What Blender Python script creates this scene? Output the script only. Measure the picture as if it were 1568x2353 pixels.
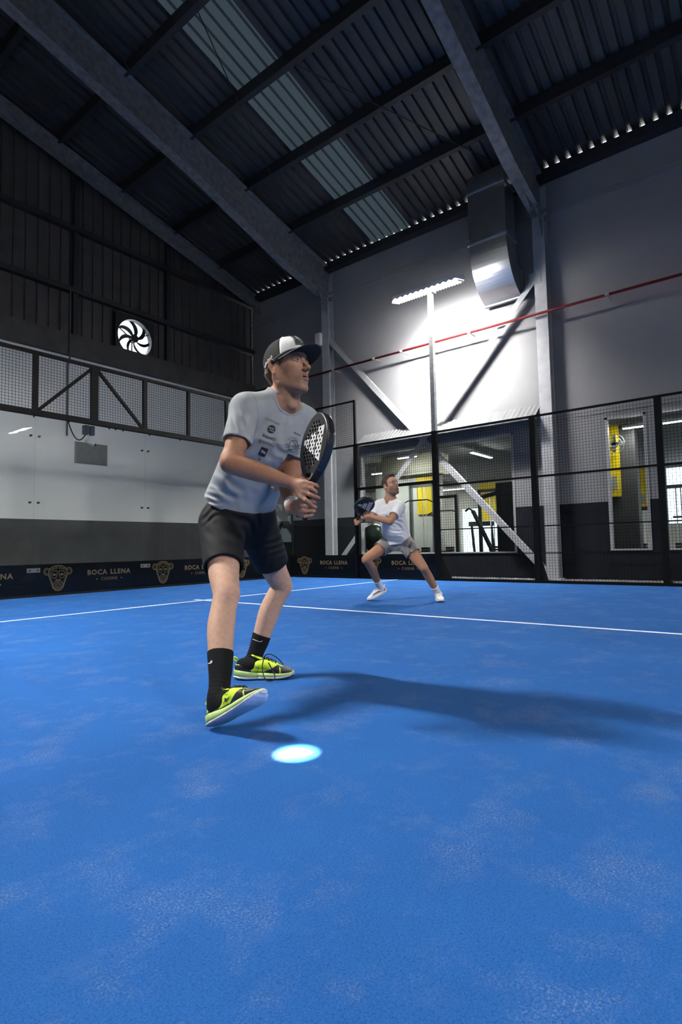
import bpy, math, random
import numpy as np
from mathutils import Vector, Matrix
from mathutils.bvhtree import BVHTree

# ------------------------------------------------------------------ clean
for o in list(bpy.data.objects):
    bpy.data.objects.remove(o)
scn = bpy.context.scene
col = scn.collection
random.seed(4)
rng = np.random.default_rng(7)
PI = math.pi

# ------------------------------------------------------------------ camera
# court corner = origin, back glass wall along -X, side wall along -Y, floor z = 0
IW, IH = 1568, 2353
CAMP = np.array([-9.92952, -9.46648, 0.71033])
YAW, PITCH, ROLL, FPX = 0.89866, 0.06235, -0.01947, 1278.48
def cam_axes():
    cy, sy, cp, sp = math.cos(YAW), math.sin(YAW), math.cos(PITCH), math.sin(PITCH)
    f = np.array([sy*cp, cy*cp, sp]); r = np.array([cy, -sy, 0.0]); u = np.cross(r, f)
    return r*math.cos(ROLL)+u*math.sin(ROLL), -r*math.sin(ROLL)+u*math.cos(ROLL), f
CR, CU, CF = cam_axes()
def P(x, y, D):
    """photo pixel + distance along the view axis (metres) -> world point"""
    return CAMP + D*(CF + CR*(x-IW/2)/FPX - CU*(y-IH/2)/FPX)
def onx(x, y, X):
    d = CF + CR*(x-IW/2)/FPX - CU*(y-IH/2)/FPX
    return CAMP + d*(X-CAMP[0])/d[0]
cd = bpy.data.cameras.new('camera'); cam = bpy.data.objects.new('camera', cd); col.objects.link(cam)
cd.sensor_fit = 'VERTICAL'; cd.sensor_height = 36.0; cd.sensor_width = 24.0
cd.lens = FPX*36.0/IH; cd.clip_start = 0.05; cd.clip_end = 200
M = Matrix.Identity(4)
for i in range(3):
    M[i][0], M[i][1], M[i][2], M[i][3] = CR[i], CU[i], -CF[i], CAMP[i]
cam.matrix_world = M
scn.camera = cam

# ------------------------------------------------------------------ world, sun, exposure
wd = bpy.data.worlds.new('sky'); scn.world = wd; wd.use_nodes = True
bg = wd.node_tree.nodes['Background']
bg.inputs[0].default_value = (0.80, 0.88, 1.0, 1); bg.inputs[1].default_value = 2.6
SUNDIR = Vector((0.265, 0.10, -1.0)).normalized()
sd = bpy.data.lights.new('sun', 'SUN'); sd.energy = 460.0; sd.angle = 0.0093; sd.color = (1, .97, .92)
sun = bpy.data.objects.new('sun', sd); col.objects.link(sun)
sun.rotation_euler = SUNDIR.to_track_quat('-Z', 'Y').to_euler(); sun.location = (0, 0, 30)
vs = scn.view_settings
scn.display_settings.display_device = 'sRGB'
vs.view_transform = 'Standard'; vs.look = 'None'; vs.gamma = 1.0; vs.exposure = 0.0; vs.use_curve_mapping = False
LAMP_W = 1180.0

# ------------------------------------------------------------------ materials
MATS = {}
def mat(name, c, rough=.6, metal=0.0, var=0.0, scale=8.0, bump=0.0, bscale=60.0, c2=None, spec=.5, detail=4.0, stretch=None):
    if name in MATS: return MATS[name]
    m = bpy.data.materials.new(name); m.use_nodes = True; MATS[name] = m
    nt = m.node_tree; b = nt.nodes['Principled BSDF']
    b.inputs['Base Color'].default_value = (*c, 1); b.inputs['Roughness'].default_value = rough
    b.inputs['Metallic'].default_value = metal; b.inputs['Specular IOR Level'].default_value = spec
    tc = nt.nodes.new('ShaderNodeTexCoord')
    src = tc.outputs['Object']
    if stretch:
        mp = nt.nodes.new('ShaderNodeMapping'); mp.inputs['Scale'].default_value = stretch
        nt.links.new(src, mp.inputs[0]); src = mp.outputs[0]
    if var > 0 or c2:
        n = nt.nodes.new('ShaderNodeTexNoise'); n.inputs['Scale'].default_value = scale; n.inputs['Detail'].default_value = detail
        nt.links.new(src, n.inputs['Vector'])
        rp = nt.nodes.new('ShaderNodeValToRGB')
        lo = [max(0, x*(1-var)) for x in c]; hi = list(c2) if c2 else [min(1, x*(1+var)) for x in c]
        rp.color_ramp.elements[0].color = (*lo, 1); rp.color_ramp.elements[1].color = (*hi, 1)
        rp.color_ramp.elements[0].position = .3; rp.color_ramp.elements[1].position = .7
        nt.links.new(n.outputs['Fac'], rp.inputs[0]); nt.links.new(rp.outputs[0], b.inputs['Base Color'])
    if bump > 0:
        n2 = nt.nodes.new('ShaderNodeTexNoise'); n2.inputs['Scale'].default_value = bscale; n2.inputs['Detail'].default_value = 3
        nt.links.new(src, n2.inputs['Vector'])
        bp = nt.nodes.new('ShaderNodeBump'); bp.inputs['Strength'].default_value = bump; bp.inputs['Distance'].default_value = .01
        nt.links.new(n2.outputs['Fac'], bp.inputs['Height']); nt.links.new(bp.outputs[0], b.inputs['Normal'])
    return m
def mat_emit(name, c, s):
    m = bpy.data.materials.new(name); m.use_nodes = True; MATS[name] = m
    nt = m.node_tree; nt.nodes.remove(nt.nodes['Principled BSDF'])
    e = nt.nodes.new('ShaderNodeEmission'); e.inputs[0].default_value = (*c, 1); e.inputs[1].default_value = s
    nt.links.new(e.outputs[0], nt.nodes['Material Output'].inputs[0]); return m
def mat_glass(name, tint=(.95, .97, .965), ior=1.22, rough=0.0):
    m = bpy.data.materials.new(name); m.use_nodes = True; MATS[name] = m
    nt = m.node_tree; nt.nodes.remove(nt.nodes['Principled BSDF'])
    t = nt.nodes.new('ShaderNodeBsdfTransparent'); t.inputs[0].default_value = (*tint, 1)
    g = nt.nodes.new('ShaderNodeBsdfGlossy'); g.inputs['Roughness'].default_value = rough
    fr = nt.nodes.new('ShaderNodeFresnel'); fr.inputs[0].default_value = ior
    mx = nt.nodes.new('ShaderNodeMixShader')
    nt.links.new(fr.outputs[0], mx.inputs[0]); nt.links.new(t.outputs[0], mx.inputs[1]); nt.links.new(g.outputs[0], mx.inputs[2])
    nt.links.new(mx.outputs[0], nt.nodes['Material Output'].inputs[0]); return m
def mat_translucent(name, c):
    m = bpy.data.materials.new(name); m.use_nodes = True; MATS[name] = m
    nt = m.node_tree; nt.nodes.remove(nt.nodes['Principled BSDF'])
    d = nt.nodes.new('ShaderNodeBsdfDiffuse'); d.inputs[0].default_value = (.035, .042, .047, 1)
    t = nt.nodes.new('ShaderNodeBsdfTranslucent'); t.inputs[0].default_value = (*c, 1)
    mx = nt.nodes.new('ShaderNodeAddShader')
    nt.links.new(d.outputs[0], mx.inputs[0]); nt.links.new(t.outputs[0], mx.inputs[1])
    nt.links.new(mx.outputs[0], nt.nodes['Material Output'].inputs[0]); return m

def mat_turf():
    m = bpy.data.materials.new('blue_turf'); m.use_nodes = True; MATS['turf'] = m
    nt = m.node_tree; b = nt.nodes['Principled BSDF']; L = nt.links.new
    b.inputs['Roughness'].default_value = .9; b.inputs['Specular IOR Level'].default_value = .12
    tc = nt.nodes.new('ShaderNodeTexCoord')
    def noise(s, d=3, r=.55):
        n = nt.nodes.new('ShaderNodeTexNoise'); n.inputs['Scale'].default_value = s; n.inputs['Detail'].default_value = d
        n.inputs['Roughness'].default_value = r; L(tc.outputs['Object'], n.inputs['Vector']); return n.outputs['Fac']
    def ramp(src, a, bb, ca=(0, 0, 0), cb=(1, 1, 1)):
        r = nt.nodes.new('ShaderNodeValToRGB'); e = r.color_ramp.elements
        e[0].position, e[1].position = a, bb; e[0].color = (*ca, 1); e[1].color = (*cb, 1); L(src, r.inputs[0]); return r.outputs[0]
    def mix(fac, a, bb, typ='MIX'):
        x = nt.nodes.new('ShaderNodeMix'); x.data_type = 'RGBA'; x.blend_type = typ
        if isinstance(fac, float): x.inputs[0].default_value = fac
        else: L(fac, x.inputs[0])
        for s, i in ((a, 6), (bb, 7)):
            if isinstance(s, tuple): x.inputs[i].default_value = (*s, 1)
            else: L(s, x.inputs[i])
        return x.outputs[2]
    def mul(a, bb):
        x = nt.nodes.new('ShaderNodeMath'); x.operation = 'MULTIPLY'; L(a, x.inputs[0])
        if isinstance(bb, float): x.inputs[1].default_value = bb
        else: L(bb, x.inputs[1])
        return x.outputs[0]
    big = noise(1.1, 4); base = ramp(big, .3, .7, (.006, .070, .245), (.011, .097, .310))
    fib = noise(260, 3, .8); base = mix(mul(ramp(fib, .35, .65), .55), base, (.042, .155, .46))
    fib2 = noise(180, 3, .8); base = mix(mul(ramp(fib2, .52, .66), .55), base, (.002, .028, .16))
    sandm = ramp(noise(3.2, 8, .72), .50, .78); grain = ramp(noise(190, 3, .8), .48, .66)
    base = mix(mul(mul(sandm, grain), .75), base, (.42, .43, .48))
    sand2 = ramp(noise(5.0, 5, .6), .60, .80)
    base = mix(mul(sand2, .10), base, (.28, .35, .50))
    L(base, b.inputs['Base Color'])
    bp = nt.nodes.new('ShaderNodeBump'); bp.inputs['Strength'].default_value = .55; bp.inputs['Distance'].default_value = .006
    L(noise(300, 2, .7), bp.inputs['Height']); L(bp.outputs[0], b.inputs['Normal'])
    return m
TURF = mat_turf()
WHITE_LINE = mat('line_white', (.80, .84, .90), .8, var=.10, scale=60, bump=.3, bscale=250)
CONC = mat('concrete', (.11, .115, .12), .85, var=.25, scale=3)
WALL_G = mat('wall_grey', (.195, .197, .208), .8, var=.05, scale=1.2, bump=.12, bscale=14)
WALL_W = mat('wall_white', (.88, .89, .89), .75, var=.03, scale=1.5, bump=.10, bscale=10)
DADO = mat('dado_navy', (.011, .013, .018), .85, var=.15, scale=2, spec=.08)
DADO_B = mat('dado_grey', (.070, .073, .078), .6, var=.10, scale=2)
BEAMCONC = mat('concrete_beam', (.055, .053, .05), .85, var=.25, scale=4, bump=.2)
CLAD = mat('cladding', (.042, .039, .038), .6, var=.2, scale=3)
ROOF = mat('roof_sheet', (.042, .044, .047), .5, metal=.15, var=.22, scale=2.5, stretch=(.5, 3, 1))
ROOFD = mat('purlin_black', (.012, .013, .016), .6)
STEEL = mat('steel_grey', (.125, .13, .138), .6, var=.32, scale=9, bump=.15, bscale=30)
STEELW = mat('steel_white', (.34, .35, .37), .5, var=.10, scale=5)
BLACK = mat('frame_black', (.006, .006, .006), .6, spec=.15)
WIRE = mat('mesh_wire', (.010, .011, .012), .6, spec=.1)
GALV = mat('galvanised', (.40, .42, .43), .42, metal=.55, var=.25, scale=14)
DUCT = mat('duct_metal', (.55, .57, .60), .30, metal=.9, var=.08, scale=2)
PIPE = mat('red_pipe', (.10, .006, .008), .6, spec=.2)
GLASS = mat_glass('court_glass')
GLASS2 = mat_glass('window_glass', (.88, .92, .92), 1.25)
SKYL = mat_translucent('skylight', (.00026, .00038, .00048))
YEL = mat('yellow_paint', (.85, .62, .006), .5)
BLK2 = mat('machine_black', (.012, .012, .013), .35)
GREYM = mat('machine_grey', (.25, .26, .27), .4, metal=.3)
GOLD = mat('banner_gold', (.46, .31, .14), .6)
BANNER = mat('banner_navy', (.005, .007, .012), .6, spec=.2)
WHITE = mat('white_plastic', (.75, .76, .77), .4)
LEDM = mat_emit('led_white', (1.0, .985, .96), 26.0)
STRIP = mat_emit('strip_light', (1, .97, .90), 210.0)
BALL = mat('ball_yellow', (.42, .55, .02), .9, bump=.4, bscale=400)

# ------------------------------------------------------------------ mesh helpers
class MB:
    def __init__(s): s.v = []; s.f = []; s.mi = []
    def add(s, vs_, fs, m=0):
        n = len(s.v); s.v += [tuple(map(float, x)) for x in vs_]; s.f += [tuple(i+n for i in f) for f in fs]; s.mi += [m]*len(fs); return s
    def box(s, lo, hi, m=0):
        x0, y0, z0 = lo; x1, y1, z1 = hi
        return s.add([(x0,y0,z0),(x1,y0,z0),(x1,y1,z0),(x0,y1,z0),(x0,y0,z1),(x1,y0,z1),(x1,y1,z1),(x0,y1,z1)],
              [(0,3,2,1),(4,5,6,7),(0,1,5,4),(1,2,6,5),(2,3,7,6),(3,0,4,7)], m)
    def bar(s, a, b, w, h, up=(0, 0, 1), m=0):
        a, b = Vector(a), Vector(b); d = (b-a).normalized(); up = Vector(up)
        sx = d.cross(up)
        if sx.length < 1e-5: sx = d.cross(Vector((1, 0, 0)))
        sx.normalize(); sy = sx.cross(d).normalized(); vs_ = []
        for c in (a, b):
            for i, j in ((-1,-1),(1,-1),(1,1),(-1,1)): vs_.append(c+sx*(i*w/2)+sy*(j*h/2))
        return s.add(vs_, [(3,2,1,0),(4,5,6,7),(0,1,5,4),(1,2,6,5),(2,3,7,6),(3,0,4,7)], m)
    def tube(s, pts, r, n=10, m=0, cap=True):
        pts = [Vector(p) for p in pts]; rs = r if isinstance(r, (list, tuple)) else [r]*len(pts)
        vs_ = []; ref = None
        for i, p in enumerate(pts):
            d = (pts[min(i+1, len(pts)-1)]-pts[max(i-1, 0)]).normalized()
            if ref is None:
                ref = d.cross(Vector((0, 0, 1)))
                if ref.length < 1e-4: ref = d.cross(Vector((1, 0, 0)))
            ref = (ref-d*ref.dot(d)).normalized(); bb = d.cross(ref)
            for k in range(n):
                a = 2*PI*k/n; vs_.append(p+(ref*math.cos(a)+bb*math.sin(a))*rs[i])
        fs = []
        for i in range(len(pts)-1):
            for k in range(n):
                fs.append((i*n+k, i*n+(k+1)%n, (i+1)*n+(k+1)%n, (i+1)*n+k))
        if cap: fs += [tuple(range(n))[::-1], tuple((len(pts)-1)*n+k for k in range(n))]
        return s.add(vs_, fs, m)
    def prism(s, poly, d, m=0):
        """poly: list of 3D points (planar), extruded by vector d"""
        n = len(poly); d = Vector(d); a = [Vector(p) for p in poly]; b = [p+d for p in a]
        fs = [tuple(range(n))[::-1], tuple(range(n, 2*n))]+[(i, (i+1)%n, n+(i+1)%n, n+i) for i in range(n)]
        return s.add(a+b, fs, m)
    def sphere(s, c, r, nu=14, nv=8, m=0, sc=(1, 1, 1)):
        vs_ = []; fs = []
        for j in range(nv+1):
            th = PI*j/nv
            for i in range(nu):
                ph = 2*PI*i/nu
                vs_.append((c[0]+r*sc[0]*math.sin(th)*math.cos(ph), c[1]+r*sc[1]*math.sin(th)*math.sin(ph), c[2]+r*sc[2]*math.cos(th)))
        for j in range(nv):
            for i in range(nu):
                fs.append((j*nu+i, (j+1)*nu+i, (j+1)*nu+(i+1)%nu, j*nu+(i+1)%nu))
        return s.add(vs_, fs, m)
    def stroke(s, pts, w, closed=False, org=(0,0,0), U=(1,0,0), V=(0,0,1), m=0):
        """flat ribbon along 2D points in plane org+U*x+V*y"""
        pts = [np.array(p, float) for p in pts]; n = len(pts); org, U, V = map(np.array, (org, U, V)); vs_ = []
        for i in range(n):
            a = pts[(i-1) % n] if (closed or i > 0) else pts[i]; b = pts[(i+1) % n] if (closed or i < n-1) else pts[i]
            d = b-a; d = d/(np.linalg.norm(d)+1e-9); nn = np.array([-d[1], d[0]])
            for sg in (-1, 1):
                q = pts[i]+nn*sg*w/2; vs_.append(org+U*q[0]+V*q[1])
        fs = [(2*i, 2*((i+1) % n), 2*((i+1) % n)+1, 2*i+1) for i in range(n if closed else n-1)]
        return s.add(vs_, fs, m)
    def mesh(s, name):
        me = bpy.data.meshes.new(name); me.from_pydata(s.v, [], s.f); me.update()
        return me
    def build(s, name, mats, parent=None, smooth=False):
        me = s.mesh(name); ms = mats if isinstance(mats, (list, tuple)) else [mats]
        for m in ms: me.materials.append(m)
        if len(ms) > 1: me.polygons.foreach_set('material_index', s.mi)
        if smooth: me.polygons.foreach_set('use_smooth', [True]*len(me.polygons))
        return link(name, me, parent)
def link(name, me, parent=None, loc=None):
    o = bpy.data.objects.new(name, me); col.objects.link(o)
    if parent is not None: adopt(o, parent)
    if loc is not None: o.location = loc
    return o
def world_off(o):
    v = Vector((0, 0, 0))
    while o is not None: v += o.location; o = o.parent
    return v
def adopt(o, parent):
    """mesh data is in world space; parents are pure translations, so shift back"""
    o.parent = parent; o.location = -world_off(parent)
def thing(name, label, cat, loc=(0, 0, 0), group=None):
    o = bpy.data.objects.new(name, None); col.objects.link(o); o.location = loc; o.empty_display_size = .1
    return tag(o, label, cat, group)
def tag(o, label=None, cat=None, group=None, kind=None):
    if label: o['label'] = label
    if cat: o['category'] = cat
    if group: o['group'] = group
    if kind: o['kind'] = kind
    return o
def struct(name, label, loc=(0, 0, 0)):
    o = bpy.data.objects.new(name, None); col.objects.link(o); o.location = loc
    o['kind'] = 'structure'; o['label'] = label; return o
def part(name, me_or_mb, m, parent, smooth=False): return me_or_mb.build(name, m, parent, smooth)
def text_mesh(s, size, spacing=1.0, align='CENTER', offset=0.0, shear=0.0):
    c = bpy.data.curves.new('txt', 'FONT'); c.body = s; c.size = size; c.align_x = align; c.align_y = 'CENTER'
    c.space_character = spacing; c.offset = offset; c.shear = shear; c.resolution_u = 3
    o = bpy.data.objects.new('txt', c); me = o.to_mesh()
    vs_ = [tuple(v.co) for v in me.vertices]; fs = [tuple(p.vertices) for p in me.polygons]
    o.to_mesh_clear(); bpy.data.objects.remove(o); bpy.data.curves.remove(c); return vs_, fs
def text_on(mb, s, size, org, U, V, spacing=1.0, offset=0.0, align='CENTER', m=0, shear=0.0):
    vs_, fs = text_mesh(s, size, spacing, align, offset, shear); org, U, V = map(np.array, (org, U, V))
    mb.add([org+U*x+V*y for x, y, z in vs_], fs, m)

# ================================================================== SETTING
HX0, HX1, HY0, HY1 = -20.5, 1.5, -23.0, 2.95          # hall inner faces
def roofz(x): return 8.45-.25*(x-1.5) if x > -9.5 else 11.2+.25*(x+9.5)

floor = struct('floor', 'dark concrete hall floor around the blue court')
MB().box((HX0-.3, HY0-.3, -.25), (HX1+.3, HY1+.3, -.012)).build('concrete_slab', CONC, floor)
turf = MB(); turf.box((-10.0, -20.0, -.012), (0.0, 0.0, 0.0)); turf.build('court_turf', TURF, floor)
LW = .05
def court_line(x0, y0, x1, y1): MB().box((x0, y0, 0.0), (x1, y1, .0012)).build('court_line', WHITE_LINE, floor)
court_line(-10, -3.05-LW/2, 0, -3.05+LW/2)
court_line(-5-LW/2, -17.15, -5+LW/2, -3.05-LW/2); court_line(-5-LW/2, -3.05+LW/2, -5+LW/2, -2.85)
court_line(-10, -16.95-LW/2, 0, -16.95+LW/2)

# ---- back (gable) wall
wb = struct('wall_back', 'gable wall, white below and dark ribbed cladding above')
MB().box((HX0, HY1, 1.42), (HX1+.3, HY1+.25, 5.12)).build('painted_wall', WALL_W, wb)
MB().box((HX0, HY1-.004, 0), (HX1+.3, HY1+.25, 1.42)).build('dado', DADO_B, wb)
MB().box((HX0, HY1-.10, 5.12), (HX1+.3, HY1+.25, 5.62)).build('concrete_beam', BEAMCONC, wb)
def clad_sheet(x0, x1, hole=None):
    """trapezoidal vertical ribs 5.62 -> roof"""
    mb = MB(); pitch = .25; n = max(1, int(round((x1-x0)/pitch))); prof = []
    for i in range(n):
        a = x0+i*(x1-x0)/n; w = (x1-x0)/n
        prof += [(a, 0), (a+w*.72, 0), (a+w*.78, .028), (a+w*.94, .028)]
    prof.append((x1, 0)); vs_ = []; fs = []
    for x, d in prof:
        y = HY1+.06+d
        vs_ += [(x, y, 5.60), (x, y, roofz(x)+.02)]
    for i in range(len(prof)-1): fs.append((2*i, 2*i+2, 2*i+3, 2*i+1))
    mb.add(vs_, fs); return mb
FANX, FANZ, FANR = -2.48, 5.98, .46
x = HX1
while x > HX0+.01:
    x0 = max(HX0, x-1.0)
    if x0 >= FANX+.56 or x <= FANX-.56:
        clad_sheet(x0, x+(.25 if x > HX1-.01 else 0)).build('cladding_sheet', CLAD, wb)
    else:
        # sheet cut by the fan opening
        lo_x, hi_x = max(x0, FANX-.52), min(x, FANX+.52)
        if x0 < lo_x-.01: clad_sheet(x0, lo_x).build('cladding_sheet', CLAD, wb)
        if x > hi_x+.01: clad_sheet(hi_x, x).build('cladding_sheet', CLAD, wb)
        mb = MB(); mb.add([(lo_x, HY1+.06, FANZ+.52), (hi_x, HY1+.06, FANZ+.52), (hi_x, HY1+.06, roofz(hi_x)), (lo_x, HY1+.06, roofz(lo_x))], [(0, 1, 2, 3)])
        nr = max(1, int((hi_x-lo_x)/.25))
        for k in range(nr):
            xa = lo_x+(k+.8)*(hi_x-lo_x)/nr; mb.box((xa, HY1+.03, FANZ+.52), (xa+.04, HY1+.06, roofz(xa)))
        mb.build('cladding_sheet', CLAD, wb)
    x = x0
for z in (6.66, 8.12): MB().box((HX0, HY1-.09, z-.06), (HX1, HY1+.06, z+.06)).build('girt', ROOFD, wb)
for xg in (-3.95, -1.5, -7.2): MB().box((xg-.06, HY1-.04, 5.62), (xg+.06, HY1+.06, roofz(xg)-.3)).build('gable_post', ROOFD, wb)

# ---- side wall with gym windows
ws = struct('wall_side', 'light grey painted side wall with dark dado and gym windows')
WIN = [(-5.07, -1.02, .51, 3.06), (-7.58, -6.88, .54, 3.08), (-11.6, -7.78, .54, 3.08)]
WT = .22
def wall_strip(name, y0, y1, z0, z1, m, xo=0.0): MB().box((HX1-xo, y0, z0), (HX1+WT, y1, z1)).build(name, m, ws)
ys = [HY0, -11.6, -7.78, -7.58, -6.88, -5.07, -1.02, HY1]
wall_strip('painted_wall', HY0, HY1, 3.08, 8.16, WALL_G)
for a, b in ((HY0, -11.6), (-7.78, -7.58), (-6.88, -5.07), (-1.02, HY1)):
    wall_strip('painted_wall', a, b, 1.47, 3.08, WALL_G); wall_strip('dado', a, b, 0, 1.47, DADO, .003)
for a, b, z0, z1 in WIN:
    wall_strip('dado', a, b, 0, z0, DADO, .003)
wall_strip('painted_wall', -5.07, -1.02, 3.06, 3.08, WALL_G)
MB().box((HX1-.035, HY0, 7.42), (HX1, HY1, 7.47)).build('moulding', WALL_G, ws)
MB().box((HX1-.035, HY0, 7.56), (HX1, HY1, 7.61)).build('moulding', WALL_G, ws)
for i, (a, b, z0, z1) in enumerate(WIN):
    w = struct('window_%d' % (i+1), ['wide gym window behind the court glass', 'narrow gym window with a white frame', 'wide gym window beside the narrow one'][i], (HX1, (a+b)/2, z0))
    fr = MB(); t = .045
    fr.box((HX1-.012, a, z0), (HX1+.10, a+t, z1)).box((HX1-.012, b-t, z0), (HX1+.10, b, z1))
    fr.box((HX1-.012, a, z1-t), (HX1+.10, b, z1)).box((HX1-.02, a, z0), (HX1+.10, b, z0+.03))
    if i == 0: fr.box((HX1, -3.20, z0), (HX1+.10, -3.15, z1))
    if i == 2: fr.box((HX1, -9.6, z0), (HX1+.10, -9.55, z1))
    fr.build('window_frame', STEELW, w)
    MB().box((HX1+.045, a+t, z0+.03), (HX1+.055, b-t, z1-t)).build('pane', GLASS2, w)
# ---- opposite and far walls (behind the camera)
wo = struct('wall_left', 'plain dark hall wall opposite the gym windows')
MB().box((HX0-.25, HY0, 0), (HX0, HY1+.25, 8.5)).build('painted_wall', mat('wall_dim', (.25, .26, .28), .8), wo)
wf = struct('wall_front', 'plain hall wall behind the far end of the court')
mb = MB(); mb.prism([(HX0, HY0, 0), (HX1+.3, HY0, 0), (HX1+.3, HY0, 8.2), (-9.5, HY0, 11.2), (HX0, HY0, 8.4)], (0, -.25, 0))
mb.build('painted_wall', MATS['wall_dim'], wf)

# ---- roof: ribbed sheets, skylights, purlins
ceil = struct('ceiling', 'dark ribbed metal roof with skylight strips')
PITCHR = .222
def roof_sheet(y1, n, xa, xb, m, name='roof_sheet'):
    """n ribs starting at y1 going -y, slope from xa (low) to xb"""
    prof = []
    for i in range(n):
        a = y1-i*PITCHR
        prof += [(a, 0), (a-.128, 0), (a-.148, .055), (a-.200, .055)]
    prof.append((y1-n*PITCHR, 0)); vs_ = []; fs = []
    for y, d in prof: vs_ += [(xa, y, roofz(xa)+d), (xb, y, roofz(xb)+d)]
    for i in range(len(prof)-1): fs.append((2*i, 2*i+1, 2*i+3, 2*i+2))
    return MB().add(vs_, fs).build(name, m, ceil)
# a small round hole in the roof lets the sunspot through: sheet row is split around it
SPOT = Vector((-8.502, -8.108, 0))
hx = None
for k in range(4000):
    q = SPOT-SUNDIR*(k*.005)
    if q.z > roofz(q.x)+.01: hx = q; break
HOLE = hx
sheets = []
y = -1.63
while y < HY1+.25: y += 5*PITCHR
while y > HY0-.3:
    sheets.append(y); y -= 5*PITCHR
for y in sheets:
    is_sky = any(abs(y-s) < .05 for s in (-1.63, -1.63-45*PITCHR, -1.63-75*PITCHR))
    y2 = y-5*PITCHR
    for (xa, xb) in ((1.50, -4.1), (-4.1, -9.5), (-14.5, -9.5), (-20.6, -14.5)):
        hit = HOLE is not None and y >= HOLE.y >= y2 and min(xa, xb) <= HOLE.x <= max(xa, xb)
        m = SKYL if is_sky else ROOF
        if not hit:
            roof_sheet(y, 5, xa, xb, m, 'skylight_sheet' if is_sky else 'roof_sheet')
        else:
            a, b = HOLE.x+.25, HOLE.x-.25
            if xa > xb: roof_sheet(y, 5, xa, a, m); roof_sheet(y, 5, b, xb, m)
            else: roof_sheet(y, 5, xa, b, m); roof_sheet(y, 5, a, xb, m)
            # patch plate with a round hole
            vs_ = []; fs = []; n = 40; R = .040
            hw, ya, yb = .42, y+.03, y2-.03
            for k in range(n):
                t = 2*PI*k/n; cx, cy = math.cos(t), math.sin(t)
                vs_.append((HOLE.x+R*cx, HOLE.y+R*cy, roofz(HOLE.x+R*cx)+.058))
            for k in range(n):
                t = 2*PI*k/n; cx, cy = math.cos(t), math.sin(t)
                s1 = min(hw/abs(cx) if abs(cx) > 1e-6 else 9e9, ((ya-HOLE.y) if cy > 0 else (HOLE.y-yb))/abs(cy) if abs(cy) > 1e-6 else 9e9)
                px, py = HOLE.x+s1*cx, HOLE.y+s1*cy
                vs_.append((px, py, roofz(px)+.058))
            for k in range(n): fs.append((k, (k+1) % n, n+(k+1) % n, n+k))
            corners = [(HOLE.x+hw, ya), (HOLE.x-hw, ya), (HOLE.x-hw, yb), (HOLE.x+hw, yb)]
            mbp = MB().add(vs_, fs)
            for cx, cy in corners:   # fill the corner slivers
                mbp.box((cx-.12, cy-.12, roofz(cx)+.03), (cx+.12, cy+.12, roofz(cx)+.10))
            mbp.build('patch_plate', ROOF, ceil)
for xp in (-.05, -1.5, -3.0, -4.5, -6.0, -7.5, -9.0, -10.5, -12, -13.5, -15, -16.5, -18, -19.5):
    z = roofz(xp); MB().box((xp-.06, HY0, z-.24), (xp+.06, HY1+.1, z-.005)).build('purlin', ROOFD, ceil)
MB().box((HX1-.22, HY0, 8.16), (HX1+.14, HY1+.1, 8.34)).box((HX1-.014, HY0, 8.34), (HX1-.008, HY1+.1, 8.452)).build('eave_beam', ROOFD, ceil)
MB().box((HX0-.1, HY0, 8.1), (HX0+.2, HY1+.1, 8.44)).build('eave_beam', ROOFD, ceil)
# thin tension rods under the roof
for a, b in (((-7.5, -3.6), (-.05, -.35)), ((-3.0, -3.1), (.9, -5.5)), ((-4.5, -.3), (-9, -2.6))):
    za, zb = roofz(a[0])-.28, roofz(b[0])-.28
    MB().tube([(a[0], a[1], za), (b[0], b[1], zb)], .011, 6).build('tension_rod', ROOFD, ceil)

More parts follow.
